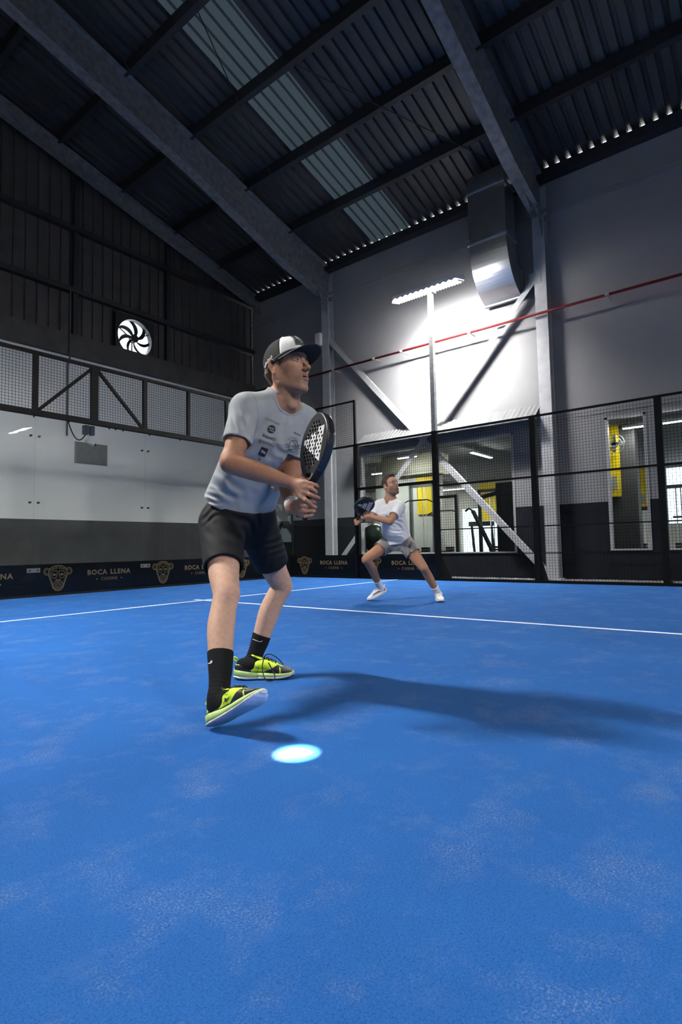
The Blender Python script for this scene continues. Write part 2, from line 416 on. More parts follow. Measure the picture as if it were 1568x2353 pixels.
# ---- portal frames (column + tapered rafter)
def portal(y, label, gable=False, fw=.24):
    t = thing('portal_frame', label, 'steel frame', (1.3, y, 0))
    rp = [(1.46, 7.36), (1.25, 7.40), (-.19, 7.70), (-1.6, 8.16), (-3.04, 8.62), (-6.64, 9.52), (-9.5, 10.2)]
    if gable: rp = [(1.46, 7.75)]+[(xx, roofz(xx)-.24-.34) for xx in (1.2, -3, -9.5)]
    top = [(xx, roofz(xx)-.24) for xx, _ in rp]
    web = MB().prism([(xx, y-.008, z) for xx, z in rp]+[(xx, y-.008, z) for xx, z in top[::-1]], (0, .016, 0))
    web.build('rafter_web', STEEL, t)
    fl = MB()
    for i in range(len(rp)-1):
        (xa, za), (xb, zb) = rp[i], rp[i+1]
        fl.add([(xa,y-fw/2,za),(xa,y+fw/2,za),(xb,y+fw/2,zb),(xb,y-fw/2,zb),(xa,y-fw/2,za+.02),(xa,y+fw/2,za+.02),(xb,y+fw/2,zb+.02),(xb,y-fw/2,zb+.02)],
               [(0,1,2,3),(7,6,5,4),(0,4,5,1),(3,2,6,7),(0,3,7,4),(1,5,6,2)])
        (xa, za), (xb, zb) = top[i], top[i+1]
        fl.add([(xa,y-fw/2,za),(xa,y+fw/2,za),(xb,y+fw/2,zb),(xb,y-fw/2,zb),(xa,y-fw/2,za+.02),(xa,y+fw/2,za+.02),(xb,y+fw/2,zb+.02),(xb,y-fw/2,zb+.02)],
               [(0,1,2,3),(7,6,5,4),(0,4,5,1),(3,2,6,7),(0,3,7,4),(1,5,6,2)])
    fl.build('rafter_flange', STEEL, t)
    if not gable:
        c = MB(); c.box((1.28, y-fw/2, 0.016), (1.30, y+fw/2, 7.45)); c.box((1.30, y-.006, 0), (1.497, y+.006, 7.9)); c.box((1.478, y-fw/2, 0), (1.498, y+fw/2, 8.1))
        c.build('column', STEELW, t)
        MB().box((1.22, y-.17, -.012), (1.497, y+.17, .015)).build('base_plate', STEELW, t)
        g = MB().prism([(1.30, y-.09, 7.40), (1.30, y-.09, 6.9), (.9, y-.09, 7.46)], (0, .012, 0)); g.build('gusset', STEEL, t)
    # other roof slope beyond the ridge
    m2 = MB().prism([(-9.5, y-.008, 10.2), (-20.4, y-.008, 7.6), (-20.4, y-.008, 8.2), (-9.5, y-.008, 10.95)], (0, .016, 0)); m2.build('rafter_web', STEEL, t)
    return t
portal(2.60, 'slim grey roof frame running up against the ribbed gable wall', gable=True, fw=.16)
portal(-.12, 'grey steel frame whose column stands behind the corner glass panel')
portal(-5.85, 'grey steel frame whose column stands beside the sheet metal air duct')
portal(-11.7, 'grey steel frame standing just beyond the net line'); portal(-17.5, 'grey steel frame standing near the far end of the hall')

# ================================================================== THINGS ON THE HALL WALLS
def brace(label, a, b, w=.12):
    t = thing('wall_brace', label, 'brace', (a[0], (a[1]+b[1])/2, min(a[2], b[2])), 'diagonal braces on the side wall')
    a, b = Vector(a), Vector(b); d = (b-a).normalized(); n = Vector((1, 0, 0)); s = d.cross(n).normalized()
    if s.z < 0: s = -s
    MB().bar(a, b, w, .010, up=(1, 0, 0)).build('flange', STEELW, t)
    MB().bar(a+s*(w/2)+n*.05, b+s*(w/2)+n*.05, .010, .10, up=(1, 0, 0)).build('flange', STEELW, t)
    for c in (a, b): MB().box((c.x-.012, c.y-.12, c.z-.12), (c.x+.10, c.y+.12, c.z+.12)).build('gusset_plate', STEELW, t)
    return t
brace('pale steel brace falling to the floor at the column beside the duct', (1.34, -.05, 6.40), (1.34, -5.70, .12))
brace('pale steel brace rising to the column bracket beside the air duct', (1.28, -5.75, 6.12), (1.28, -.30, .15))
rp = thing('red_pipe', 'thin dark red pipe running along the grey side wall', 'pipe', (1.20, -8, 5.337))
MB().tube([(1.20, HY1-.12, 5.337), (1.20, HY0+.05, 5.337)], .026, 10).build('pipe_run', PIPE, rp, True)
for yy in (-.45, -1.75, -2.55, -3.4, -4.3, -7.1, -9): MB().tube([(1.20, yy-.035, 5.337), (1.20, yy+.035, 5.337)], .034, 10).box((1.20, yy-.008, 5.327), (1.499, yy+.008, 5.347)).build('pipe_bracket', STEELW, rp)
jb = thing('junction_box', 'small white box on the column above the corner fence', 'box', (1.25, .08, 6.2))
MB().box((1.17, -.02, 6.12), (1.275, .14, 6.45)).build('box_body', WHITE, jb); MB().box((1.165, -.025, 6.14), (1.17, .145, 6.43)).build('lid', WHITE, jb)
# air duct: straight drop, elbow towards the wall, rim
du = thing('air_duct', 'sheet metal air duct bending towards the side wall above the lamp', 'duct', (1.0, -5.08, 5.7))
DY0, DY1 = -5.44, -4.64
MB().box((.60, DY0, 6.92), (1.10, DY1, 8.36)).build('straight_section', DUCT, du)
vs_, fs = [], []; N = 18
for k in range(N+1):
    t = math.radians(84)*k/N
    xo, zo = 1.46-.86*math.cos(t), 6.92-1.06*math.sin(t)
    xi, zi = 1.46-.36*math.cos(t), 6.92-.50*math.sin(t)
    for (xx, zz, yy) in ((xo, zo, DY0), (xo, zo, DY1), (xi, zi, DY1), (xi, zi, DY0)): vs_.append((xx, yy, zz))
for k in range(N):
    for j in range(4): fs.append((4*k+j, 4*k+(j+1) % 4, 4*k+4+(j+1) % 4, 4*k+4+j))
me = MB().add(vs_, fs).build('elbow', DUCT, du)
MB().box((1.33, DY0-.03, 5.84), (1.40, DY1+.03, 6.44)).build('rim', DUCT, du)
for zz in (8.02, 6.92): MB().box((.575, DY0-.025, zz-.02), (1.12, DY1+.025, zz+.02)).build('joint_flange', GALV, du)
# corrugated canopy over the gym window
ca = thing('window_canopy', 'narrow ribbed metal canopy above the gym window', 'canopy', (1.3, -3.4, 3.23))
vs_, fs = [], []; yy = -1.22; k = 0
while yy > -5.72:
    d = .016 if k % 2 == 0 else -.008
    for dd in (0,):
        vs_ += [(1.5, yy, 3.55+d), (1.10, yy, 3.23+d)]
    yy -= .052; k += 1
for i in range(k-1): fs.append((2*i, 2*i+1, 2*i+3, 2*i+2))
MB().add(vs_, fs).build('ribbed_sheet', mat('canopy_sheet', (.13, .135, .14), .5, metal=.2), ca)
MB().box((1.085, -5.72, 3.19), (1.10, -1.22, 3.225)).build('front_edge', STEEL, ca)
for yy in (-1.3, -2.8, -4.2, -5.6): MB().prism([(1.5, yy, 3.52), (1.5, yy, 3.20), (1.13, yy, 3.22)], (0, .02, 0)).build('bracket', STEEL, ca)

# extractor fan in the gable
fan = thing('wall_fan', 'round extractor fan with dark curved blades in the gable wall', 'fan', (FANX, HY1, FANZ-.5))
n = 40; vs_, fs = [], []
for k in range(n):
    t = 2*PI*k/n; c, s = math.cos(t), math.sin(t); q = .525/max(abs(c), abs(s))
    vs_ += [(FANX+FANR*c, HY1-.06, FANZ+FANR*s), (FANX+q*c, HY1-.06, FANZ+q*s), (FANX+FANR*c, HY1+.10, FANZ+FANR*s), (FANX+q*c, HY1+.07, FANZ+q*s)]
for k in range(n):
    a, b = 4*k, 4*((k+1) % n); fs += [(a, a+1, b+1, b), (a, b, b+2, a+2), (a+1, a+3, b+3, b+1)]
MB().add(vs_, fs).build('housing', BLK2, fan)
for k in range(7):
    t0 = 2*PI*k/7+.25; mb = MB(); vs_ = []; fs = []; K = 9
    for i in range(K+1):
        rr = .09+(FANR-.115)*i/K; sw = .62*(i/K)**1.5; w = .34+.12*math.sin(PI*i/K)
        for j in range(4):
            t = t0+sw+(j/3-.5)*w*(.30/ (rr+.10)); vs_.append((FANX+rr*math.cos(t), HY1+.01+.035*(j/3-.5), FANZ+rr*math.sin(t)))
    for i in range(K):
        for j in range(3): fs.append((4*i+j, 4*i+j+1, 4*i+5+j, 4*i+4+j))
    mb.add(vs_, fs).build('blade', BLK2, fan)
MB().tube([(FANX, HY1-.05, FANZ), (FANX, HY1+.08, FANZ)], .10, 20).build('hub', BLK2, fan)
g = MB()
for k in range(3):
    t = 2*PI*k/3+.5; g.bar((FANX, HY1+.09, FANZ), (FANX+FANR*math.cos(t), HY1+.09, FANZ+FANR*math.sin(t)), .025, .02, up=(0, 1, 0))
g.build('motor_bracket', BLK2, fan)

# grey notice panel on the white gable wall, conduit, cctv camera
gp = thing('wall_panel', 'plain grey rectangular panel fixed to the white gable wall', 'panel', (-3.55, HY1, 2.72))
MB().box((-3.93, HY1-.03, 2.72), (-3.17, HY1, 3.20)).build('board', mat('panel_grey', (.16, .17, .165), .6, var=.1), gp)
g = MB()
for xx in (-3.93, -3.19): g.box((xx, HY1-.034, 2.72), (xx+.02, HY1-.03, 3.2))
g.build('edge_strip', GREYM, gp)
cn = thing('conduit', 'thin dark conduit running down the white gable wall', 'pipe', (-4.12, HY1-.02, 3.0))
MB().tube([(-4.12, HY1-.12, 6.6), (-4.12, HY1-.12, 5.0), (-4.12, HY1-.03, 4.9), (-4.12, HY1-.03, 3.3)], .018, 8).build('pipe_run', mat('conduit_grey', (.06, .06, .07), .5), cn)
cc = thing('security_camera', 'small security camera hanging under the back fence rail', 'camera', (-5.05, .1, 2.55))
MB().box((-5.15, .06, 2.78), (-5.07, .16, 2.94)).build('junction_box', mat('box_blue', (.05, .06, .09), .5), cc)
MB().box((-5.04, .06, 2.78), (-4.97, .16, 2.94)).build('junction_box', MATS['box_blue'], cc)
MB().tube([(-5.06, .11, 2.80), (-5.06, .11, 2.66)], .014, 8).build('stem', WHITE, cc)
MB().tube([(-5.10, .13, 2.67), (-5.02, .06, 2.62), (-4.985, .03, 2.60)], [.030, .038, .036], 14).build('camera_body', WHITE, cc, True)
MB().tube([(-4.985, .03, 2.60), (-4.975, .022, 2.594)], .028, 12).build('lens', BLK2, cc)
pts = []
for k in range(17):
    t = k/16; pts.append((-5.42+.31*t, .12, 2.98-.20*t-.95*(t*(1-t))**1.0*.42*2))
MB().tube(pts, .011, 8).build('cable', BLK2, cc, True)

# ================================================================== COURT ENCLOSURE
BACK_N = ['first', 'second', 'third', 'fourth', 'fifth']
def emblem(mb, org, U, V, s=1.0, m=0):
    def st(pts, w=.010, closed=False): mb.stroke([(x*s, y*s) for x, y in pts], w*s, closed, org, U, V, m)
    def circ(cx, cy, rx, ry=None, a0=0, a1=2*PI, n=28):
        ry = ry or rx; full = abs(a1-a0-2*PI) < 1e-6
        return [(cx+rx*math.cos(a0+(a1-a0)*k/(n if full else n-1)), cy+ry*math.sin(a0+(a1-a0)*k/(n if full else n-1))) for k in range(n)]
    # heavy head outline: cranium, cheeks narrowing to the round muzzle
    out = []
    for x, y in ((0, .20), (.065, .192), (.115, .165), (.148, .12), (.155, .06), (.140, .005), (.118, -.05), (.100, -.11), (.080, -.165), (.045, -.205), (0, -.218)): out.append((x, y))
    full = out+[(-x, y) for x, y in out[-2:0:-1]]
    st(full, .013, True); st([(x*.86, y*.90-.002) for x, y in full], .006, True)
    for sg in (-1, 1):
        st([(sg*(x), y) for x, y in circ(.178, .105, .050, .056, -2.2, 2.5)], .011)
        st([(sg*x, y) for x, y in circ(.178, .105, .027, .032, -2.0, 2.3)], .007)
        st([(sg*x, y) for x, y in ((.012, .105), (.04, .118), (.08, .112), (.112, .075), (.112, .035), (.09, .0), (.05, -.012), (.028, .012), (.016, .055), (.012, .105))], .008)
        st([(sg*x, y) for x, y in circ(.062, .052, .028, .014)], .007, True)
        mb.stroke([(sg*.05*s, .052*s), (sg*.074*s, .052*s)], .016*s, False, org, U, V, m)
        st([(sg*x, y) for x, y in ((.030, .150), (.07, .148), (.105, .125))], .007)
        st([(sg*x, y) for x, y in ((.012, -.028), (.028, -.022), (.034, -.036), (.018, -.042))], .008)
        st([(sg*x, y) for x, y in ((.02, .178), (.04, .168), (.012, .150))], .007)
    st(circ(0, -.120, .078, .074), .010, True); st(circ(0, -.124, .050, .050), .009, True); st(circ(0, -.126, .024, .026), .009, True)
    st([(-.018, -.050), (0, -.058), (.018, -.050)], .007)
def banner(label, corner, U, length=2.0, group=None, N=(0, 1, 0)):
    """corner = lower start of the 2 m run as read from the court, U reading direction, N points away from court"""
    corner, U, N = np.array(corner, float), np.array(U, float), np.array(N, float); V = np.array((0, 0, 1.0))
    c = corner+U*length/2
    t = thing('sponsor_banner', label, 'banner', tuple(c), group)
    b = MB(); p0 = corner+N*.020; p1 = corner+U*length+N*.020
    b.prism([p0, p1, p1+V*.52, p0+V*.52], tuple(N*.004)); b.build('banner_board', BANNER, t)
    e = MB(); emblem(e, corner+U*.40+V*.29+N*.0185, U, V, 1.0); e.build('ape_emblem', GOLD, t)
    ws_ = [max(v[0] for v in q)-min(v[0] for v in q) for q in (text_mesh('BOCA', .15, 1.18)[0], text_mesh('LLENA', .15, 1.18)[0])]; k_ = (.80-.075)/sum(ws_)
    for wd_, off_ in (('BOCA', -.40+ws_[0]*k_/2), ('LLENA', .40-ws_[1]*k_/2)):
        e = MB(); text_on(e, wd_, .150*k_, corner+U*(1.30+off_)+V*.345+N*.0185, U, V, 1.18, .004); e.build('lettering', GOLD, t)
    e = MB(); text_on(e, 'CUISINE', .075, corner+U*1.30+V*.228+N*.0185, U, V, 1.15, .0006); e.build('small_lettering', GOLD, t)
    for s_ in (-.23, .23): MB().stroke([(s_-.011, .228), (s_+.011, .228)], .022, False, corner+U*1.30+N*.0185, U, V).build('dot', GOLD, t)
for i in range(5):
    x1 = -2.0*i; x0 = x1-2.0; where = 'nearest the corner post' if i == 0 else BACK_N[i]+' from the corner post'
    t = thing('glass_panel', 'clear back wall glass panel, '+where, 'glass panel', ((x0+x1)/2, 0, 0), 'glass panels of the back court wall')
    MB().box((x0+.003, 0, .035), (x1-.003, .012, 2.955)).build('pane', GLASS, t)
    MB().box((x0, -.012, 0), (x1, .016, .035)).build('foot_rail', BLACK, t)
    for z in (1.52, 2.61):
        for xx in (x0+.065, x1-.065): MB().tube([(xx, -.012, z), (xx, .03, z)], .017, 12).build('bolt', mat('bolt_dark', (.03, .03, .03), .4, metal=.6), t)
    if i < 4:
        t = thing('joint_clamp', 'small metal clamp on the %s glass joint from the corner post' % BACK_N[i], 'clamp', (x0, -.012, .39), 'clamps on the back glass joints')
        MB().box((x0-.10, -.012, .39), (x0+.10, -.001, .46)).build('plate', mat('clamp_grey', (.10, .105, .11), .5, metal=.4), t)
        for s_ in (-.06, .06): MB().tube([(x0+s_, -.018, .425), (x0+s_, -.011, .425)], .016, 10).build('bolt', MATS['bolt_dark'], t)
    banner('black banner with gold ape emblem behind the back glass panel '+where, (x0, 0, 0), (1, 0, 0), group='banners behind the back glass')
SIDE_L = ['tall clear glass panel beside the court corner', 'low clear glass panel under a strip of wire mesh']
BAN_L = ['black banner with gold ape emblem behind the tall side glass', 'black banner with gold ape emblem behind the low side glass']
for i in range(2):
    y1 = -2.0*i; y0 = y1-2.0; top = 2.955 if i == 0 else 1.955
    t = thing('glass_panel', SIDE_L[i], 'glass panel', (0, (y0+y1)/2, 0))
    MB().box((0, y0+.05, .035), (.012, y1-.003, top)).build('pane', GLASS, t)
    MB().box((-.012, y0+.05, 0), (.016, y1-.02, .035)).build('foot_rail', BLACK, t)
    banner(BAN_L[i], (0, y1, 0), (0, -1, 0), length=1.95, N=(1, 0, 0))

def wires(name, parent, p0, U, V, lu, lv, pitch=.05, w=.0042):
    mb = MB(); p0, U, V = map(lambda a: np.array(a, float), (p0, U, V)); Nn = np.cross(U, V)
    nu, nv = int(round(lu/pitch)), int(round(lv/pitch))
    for i in range(1, nu):
        a = p0+U*(i*lu/nu); mb.bar(a, a+V*lv, w, w, up=tuple(Nn))
    for j in range(1, nv):
        a = p0+V*(j*lv/nv)+Nn*w*.6; mb.bar(a, a+U*lu, w, w, up=tuple(Nn))
    o = mb.build(name, WIRE, parent); o['kind'] = 'stuff'; return o
# mesh truss over the back glass
tr = thing('fence_truss', 'black steel truss with wire mesh above the back glass wall', 'fence', (-5, .03, 2.95))
MB().box((-10.05, -.015, 2.955), (.06, .075, 3.045)).build('bottom_rail', BLACK, tr)
MB().box((-10.05, 0, 3.975), (.06, .06, 4.03)).build('top_rail', BLACK, tr)
for k in range(11):
    w = .065 if k == 5 else (.04 if k in (4, 6) else .028)
    MB().box((-k-w, 0, 3.045), (-k+w, .06, 3.975)).build('post', BLACK, tr)
MB().bar((-5.94, .03, 3.06), (-5.06, .03, 3.95), .05, .05, up=(0, 1, 0)).build('diagonal', BLACK, tr)
MB().bar((-4.06, .03, 3.06), (-4.94, .03, 3.95), .05, .05, up=(0, 1, 0)).build('diagonal', BLACK, tr)
for k in range(10): wires('wire_mesh', tr, (-k-1, .03, 3.045), (1, 0, 0), (0, 0, 1), 1.0, .93)
for xx in (-6.02, -5.45, -4.72, -4.6, -4.45, -3.9, -3.2): MB().tube([(xx, .02, 2.955), (xx, .02, 2.92)], .012, 8).build('hook', BLACK, tr)
# side mesh pieces
s1 = thing('mesh_fence', 'wire mesh panel above the tall corner glass', 'fence', (.03, -1, 2.97))
MB().box((0, -2.0, 2.97), (.05, 0.0, 3.01)).build('bottom_rail', BLACK, s1); MB().box((0, -2.0, 3.985), (.04, 0.0, 4.02)).build('top_rail', BLACK, s1)
wires('wire_mesh', s1, (.025, -2.0, 3.01), (0, 1, 0), (0, 0, 1), 2.0, .98)
MB().box((0, -2.02, 3.0), (.045, -1.975, 4.02)).build('post', BLACK, s1); MB().box((0, -.02, 3.0), (.045, .02, 4.02)).build('post', BLACK, s1)
s2 = thing('mesh_fence', 'short wire mesh panel above the low side glass', 'fence', (.03, -3, 1.96))
MB().box((0, -3.95, 1.96), (.05, -2.05, 2.02)).build('bottom_rail', BLACK, s2); MB().box((0, -3.95, 2.975), (.04, -2.05, 3.01)).build('top_rail', BLACK, s2)
wires('wire_mesh', s2, (.025, -3.95, 2.02), (0, 1, 0), (0, 0, 1), 1.9, .96)
FL = ['full height wire mesh panel beside the lamp post', 'full height wire mesh panel in front of the grey pier and narrow window', 'full height wire mesh panel nearest the net line']
for k in range(3):
    ya, yb = -4-2*k-.05, -6-2*k+.05
    t = thing('mesh_fence', FL[k], 'fence', (.03, (ya+yb)/2, 0))
    for z, nm, hh in ((0.0, 'bottom_rail', .05), (.52, 'middle_rail', .02), (1.0, 'middle_rail', .022), (1.88, 'middle_rail', .035), (2.975, 'top_rail', .035)):
        MB().box((0, yb, z), (.04, ya, z+hh)).build(nm, BLACK, t)
    wires('wire_mesh', t, (.045, yb, .05), (0, 1, 0), (0, 0, 1), ya-yb, 2.92)
def gusset_post(y, z, label, w=.10):
    t = thing('fence_post', label, 'post', (.05, y, 0))
    MB().box((0, y-w/2, 0), (w, y+w/2, z)).build('upright', BLACK, t)
    g = MB(); g.prism([(.10, y-.012, 0), (.55, y-.012, 0), (.10, y-.012, .55)], (0, .024, 0)); g.build('gusset', BLACK, t)
    MB().box((-.02, y-.13, 0), (.30, y+.13, .015)).build('base_plate', BLACK, t)
    return t
PLAB = {0: 'slim black post at the court corner', -2.0: 'black post between the tall and the low side glass', -6.0: 'black fence post in front of the grey column', -8.0: 'black fence post beside the narrow gym window', -10.0: 'black fence post on the net line'}
for y in (-2.0, -6.0, -8.0, -10.0): gusset_post(y, 3.01, PLAB[y])
t = thing('fence_post', PLAB[0], 'post', (.05, .05, 0)); MB().box((.015, .015, 0), (.085, .085, 2.955)).build('upright', BLACK, t); MB().box((.0, .0, -.012), (.14, .14, .01)).build('base_plate', BLACK, t)
def lamp(x, y, label, side, fins=False):
    """court floodlight: pole on the fence line, V-shaped LED head; side=+1 when the hall wall is towards +x"""
    t = thing('court_lamp', label, 'lamp', (x, y, 0), None)
    px = x+.05*side
    MB().box((px-.05, y-.05, 0), (px+.05, y+.05, 3.02)).build('lower_post', BLACK, t)
    MB().box((px-.045, y-.045, 3.02), (px+.045, y+.045, 5.93)).build('pole', GALV, t)
    MB().box((min(px, px+side*.28), y-.14, 0), (max(px, px+side*.28), y+.14, .015)).build('base_plate', BLACK, t)
    MB().prism([(px+side*.05, y-.012, 0), (px+side*.55, y-.012, 0), (px+side*.05, y-.012, .6)], (0, .024, 0)).build('gusset', BLACK, t)
    ya, yb, w = y-.72, y+.80, .15; ym = (ya+yb)/2; tx = math.tan(math.radians(15))
    NS = 24; ysx = [ya+(yb-ya)*i/NS for i in range(NS+1)]; dy = (yb-ya)/NS*math.tan(math.radians(28))
    def zz(xx, i): return 5.95+side*(xx-x)*tx+(dy if i % 2 else 0)
    xs_ = (x-w, x, x+w); vs_ = [(xx, ysx[i], zz(xx, i)+.004) for i in range(NS+1) for xx in xs_]+[(xx, ysx[i], 6.045+side*(xx-x)*tx) for i in range(NS+1) for xx in xs_]; fs = []; K = 3*(NS+1)
    for i in range(NS):
        for j in range(2):
            a = i*3+j; fs += [(a, a+3, a+4, a+1), (K+a, K+a+1, K+a+4, K+a+3)]
        fs += [(i*3, K+i*3, K+i*3+3, i*3+3), (i*3+2, i*3+5, K+i*3+5, K+i*3+2)]
    for i in (0, NS):
        for j in range(2): a = i*3+j; fs.append((a, a+1, K+a+1, K+a))
    MB().add(vs_, fs).build('housing', WHITE, t)
    for sx in (-1, 1):
        d = MB()
        for i in range(NS):
            xa, xb = x+sx*.006, x+sx*(w-.008)
            d.add([(xa, ysx[i], zz(xa, i)-.002), (xb, ysx[i], zz(xb, i)-.002), (xb, ysx[i+1], zz(xb, i+1)-.002), (xa, ysx[i+1], zz(xa, i+1)-.002)], [(0, 1, 2, 3)] if sx < 0 else [(3, 2, 1, 0)])
        d.build('led_panel', LAMP_EM, t)
    if fins:  # added fins that keep this lamp's light off the net-side wall
        for i in range(NS+1):
            za, zb, dp, sl = zz(x-w, 0)-.004, zz(x+w, 0)-.004, .034, .012
            MB().prism([(x-w, ysx[i]-.001, za), (x+w, ysx[i]-.001, zb), (x+w, ysx[i]-.001+sl, zb-dp), (x-w, ysx[i]-.001+sl, za-dp)], (0, .002, 0)).build('added_light_fin', WHITE, t)
    MB().box((px-.06, y-.10, 5.90), (px+.06, y+.10, 5.95)).build('bracket', GALV, t)
LAMP_EM = mat_emit('lamp_led', (1.0, .97, .93), LAMP_W/(PI*.40))
lamp(0, -4, 'lit court lamp on a pole beside the low glass panel', 1, True)
lamp(0, -16, 'lit court lamp on the gym side beyond the net', 1)
lamp(-10, -4, 'lit court lamp across the court by the back corner', -1)
lamp(-10, -16, 'lit court lamp across the court beyond the net', -1)

# padel balls lying outside the mesh
for (bx, by), lb in (((.17, -6.62), 'small yellow ball lying outside the mesh by the grey column'), ((.17, -7.93), 'small yellow ball lying outside the mesh by the narrow window post')):
    t = tag(MB().sphere((bx, by, .021), .033, 18, 12).build('padel_ball', BALL, None, True), lb, 'ball')

# ================================================================== GYM BEHIND THE WINDOWS
GX, GZ = 10.7, 3.15
gw = struct('wall_gym', 'pale gym walls with bright far windows')
GWHITE = mat('gym_white', (.62, .62, .58), .7, var=.05)
FWIN = [(-.77, .73, .40, 2.13), (-5.62, -5.42, .6, 3.0), (-9.6, -6.56, 1.25, 3.05), (-12.6, -10.2, 1.0, 3.0)]
def gbox(lo, hi, m=GWHITE, name='gym_wall'): MB().box(lo, hi).build(name, m, gw)
edges = [-14.0, -12.6, -10.2, -9.6, -6.56, -5.62, -5.42, -.77, .73, 5.2]
for i in range(len(edges)-1):
    a, b = edges[i], edges[i+1]; w = next((q for q in FWIN if abs(q[0]-a) < 1e-6), None)
    if w: gbox((GX, a, 0), (GX+.15, b, w[2])); gbox((GX, a, w[3]), (GX+.15, b, GZ))
    else: gbox((GX, a, 0), (GX+.15, b, GZ))
gbox((HX1+WT, 5.2, 0), (GX+.15, 5.35, GZ)); gbox((HX1+WT, -14.15, 0), (GX+.15, -14.0, GZ)); gbox((HX1+WT-.1, HY1+.25, 0), (HX1+WT, 5.2, GZ)); gbox((HX1, -14.15, 3.16), (HX1+WT+.02, 5.3, 3.17))
gf = struct('floor_gym', 'dark rubber floor of the gym'); MB().box((HX1+WT, -14, -.05), (GX, 5.2, -.001)).build('rubber_floor', mat('rubber', (.03, .03, .032), .7, var=.2), gf)
gc = struct('ceiling_gym', 'grey ceiling of the gym'); MB().box((HX1+WT-.02, -14.1, GZ), (GX+.2, 5.35, GZ+.1)).build('ceiling_board', mat('gym_ceil', (.20, .20, .20), .8), gc)
def ypanel(label, x, pa, pb, zmax=None, depth=.05):
    a, b = onx(*pa, x), onx(*pb, x); z1 = min(a[2], zmax or GZ)
    t = thing('yellow_panel', label, 'wall panel', (x, (a[1]+b[1])/2, b[2]))
    MB().box((x, b[1], b[2]), (x+depth, a[1], z1)).build('panel_board', YEL, t)
    return t, a, b, z1
def pier(label, x, y0, y1, m=GWHITE):
    t = thing('gym_pier', label, 'pillar', (x, (y0+y1)/2, 0)); MB().box((x, y0, 0), (x+.3, y1, GZ-.02)).build('shaft', m, t); MB().box((x-.015, y0-.01, 0), (x, y1+.01, .12)).build('skirting', BLK2, t)
t, a, b, z1 = ypanel('yellow panel on the white pier behind the cable machine', 5.0, (957, 1065), (1004, 1180))
pier('white pier carrying a yellow panel behind the cable machine', 5.06, b[1]-.05, a[1]+1.6)
t, a, b, z1 = ypanel('yellow panel on the gym wall above the bright doorway', GX-.06, (1100, 1112), (1150, 1195))
t, a, b, z1 = ypanel('yellow panel with a wall fan in the narrow window', 2.75, (1391, 968), (1428, 1140))
pier('dark pier beside the narrow yellow panel', 2.82, b[1]-.30, a[1]+.15, mat('pier_dark', (.04, .04, .042), .6))
MB().box((2.742, b[1]+.06, 1.80), (2.75, b[1]+.19, 2.08)).build('poster', mat('poster_grey', (.35, .35, .32), .6), t)
t, a, b, z1 = ypanel('yellow panel hanging deep in the gym behind the narrow window', 6.5, (1455, 1078), (1490, 1172))
MB().box((6.49, b[1]+.06, b[2]+.18), (6.5, b[1]+.26, b[2]+.42)).build('poster', MATS['poster_grey'], t)
# wall fan by the yellow panel
a = onx(1412, 1020, 2.6)
wfan = thing('gym_fan', 'small round wall fan in front of the yellow panel', 'fan', tuple(a)); 
MB().tube([(2.60, a[1], a[2]), (2.72, a[1], a[2])], .05, 12).build('motor', GREYM, wfan)
g = MB()
for rr in (.08, .14, .20): g.tube([(2.58, a[1]+rr*math.cos(2*PI*k/24), a[2]+rr*math.sin(2*PI*k/24)) for k in range(25)], .006, 5)
g.build('guard', GREYM, wfan)
for k in range(4):
    t = PI/2*k; MB().bar((2.59, a[1], a[2]), (2.59, a[1]+.18*math.cos(t), a[2]+.18*math.sin(t)), .07, .006, up=(1, 0, 0)).build('blade', GREYM, wfan)
# beige ceiling unit and strip lights
cu = thing('ceiling_unit', 'beige box hanging from the gym ceiling behind the window', 'air conditioner', (3.0, -1.4, 2.62))
MB().box((2.9, -2.45, 2.60), (3.6, -.75, GZ)).build('casing', mat('unit_beige', (.36, .34, .26), .6), cu); MB().box((2.885, -2.40, 2.66), (2.9, -.80, 2.70)).build('louvre', GREYM, cu)
def strip(label, x, y, z, L=1.3, ax=0):
    t = thing('strip_light', label, 'light', (x, y, z))
    d = (L/2, .05) if ax == 0 else (.05, L/2)
    MB().box((x-d[0], y-d[1], z), (x+d[0], y+d[1], z+.05)).build('tray', WHITE, t); MB().box((x-d[0]+.02, y-d[1]+.01, z-.012), (x+d[0]-.02, y+d[1]-.01, z)).build('tube', STRIP, t)
    g = MB()
    for s in (-.4, .4):
        c = (x+s*L*(ax == 0), y+s*L*(ax == 1)); g.tube([(c[0], c[1], z+.05), (c[0], c[1], GZ)], .006, 6)
    g.build('hanger', WHITE, t)
a = onx(1040, 1130, 6.0); strip('hanging strip light behind the lamp post window', 6.0, a[1], 2.45, 1.2, 1)
a = onx(1100, 1050, 3.2); strip('strip light on the gym ceiling behind the mesh fence', 3.4, a[1], 2.98, 1.2, 0)
a = onx(905, 1040, 2.4); strip('short strip light just inside the wide window', 2.3, -1.95, 2.98, .55, 1)
strip('added strip light beside the beige ceiling unit', 3.9, -.3, 2.9, 1.2, 1); strip('added strip light above the narrow window', 2.45, -7.6, 3.0, 1.2, 1); strip('added strip light over the far gym floor', 8.0, -4.0, 2.9, 1.5, 0); strip('added strip light near the gym doorway', 8.5, .8, 2.9, 1.5, 0); strip('added strip light at the closed end of the gym', 5.5, 3.2, 2.9, 1.5, 1)  # extra lamps added only to brighten the gym and its yellow panels
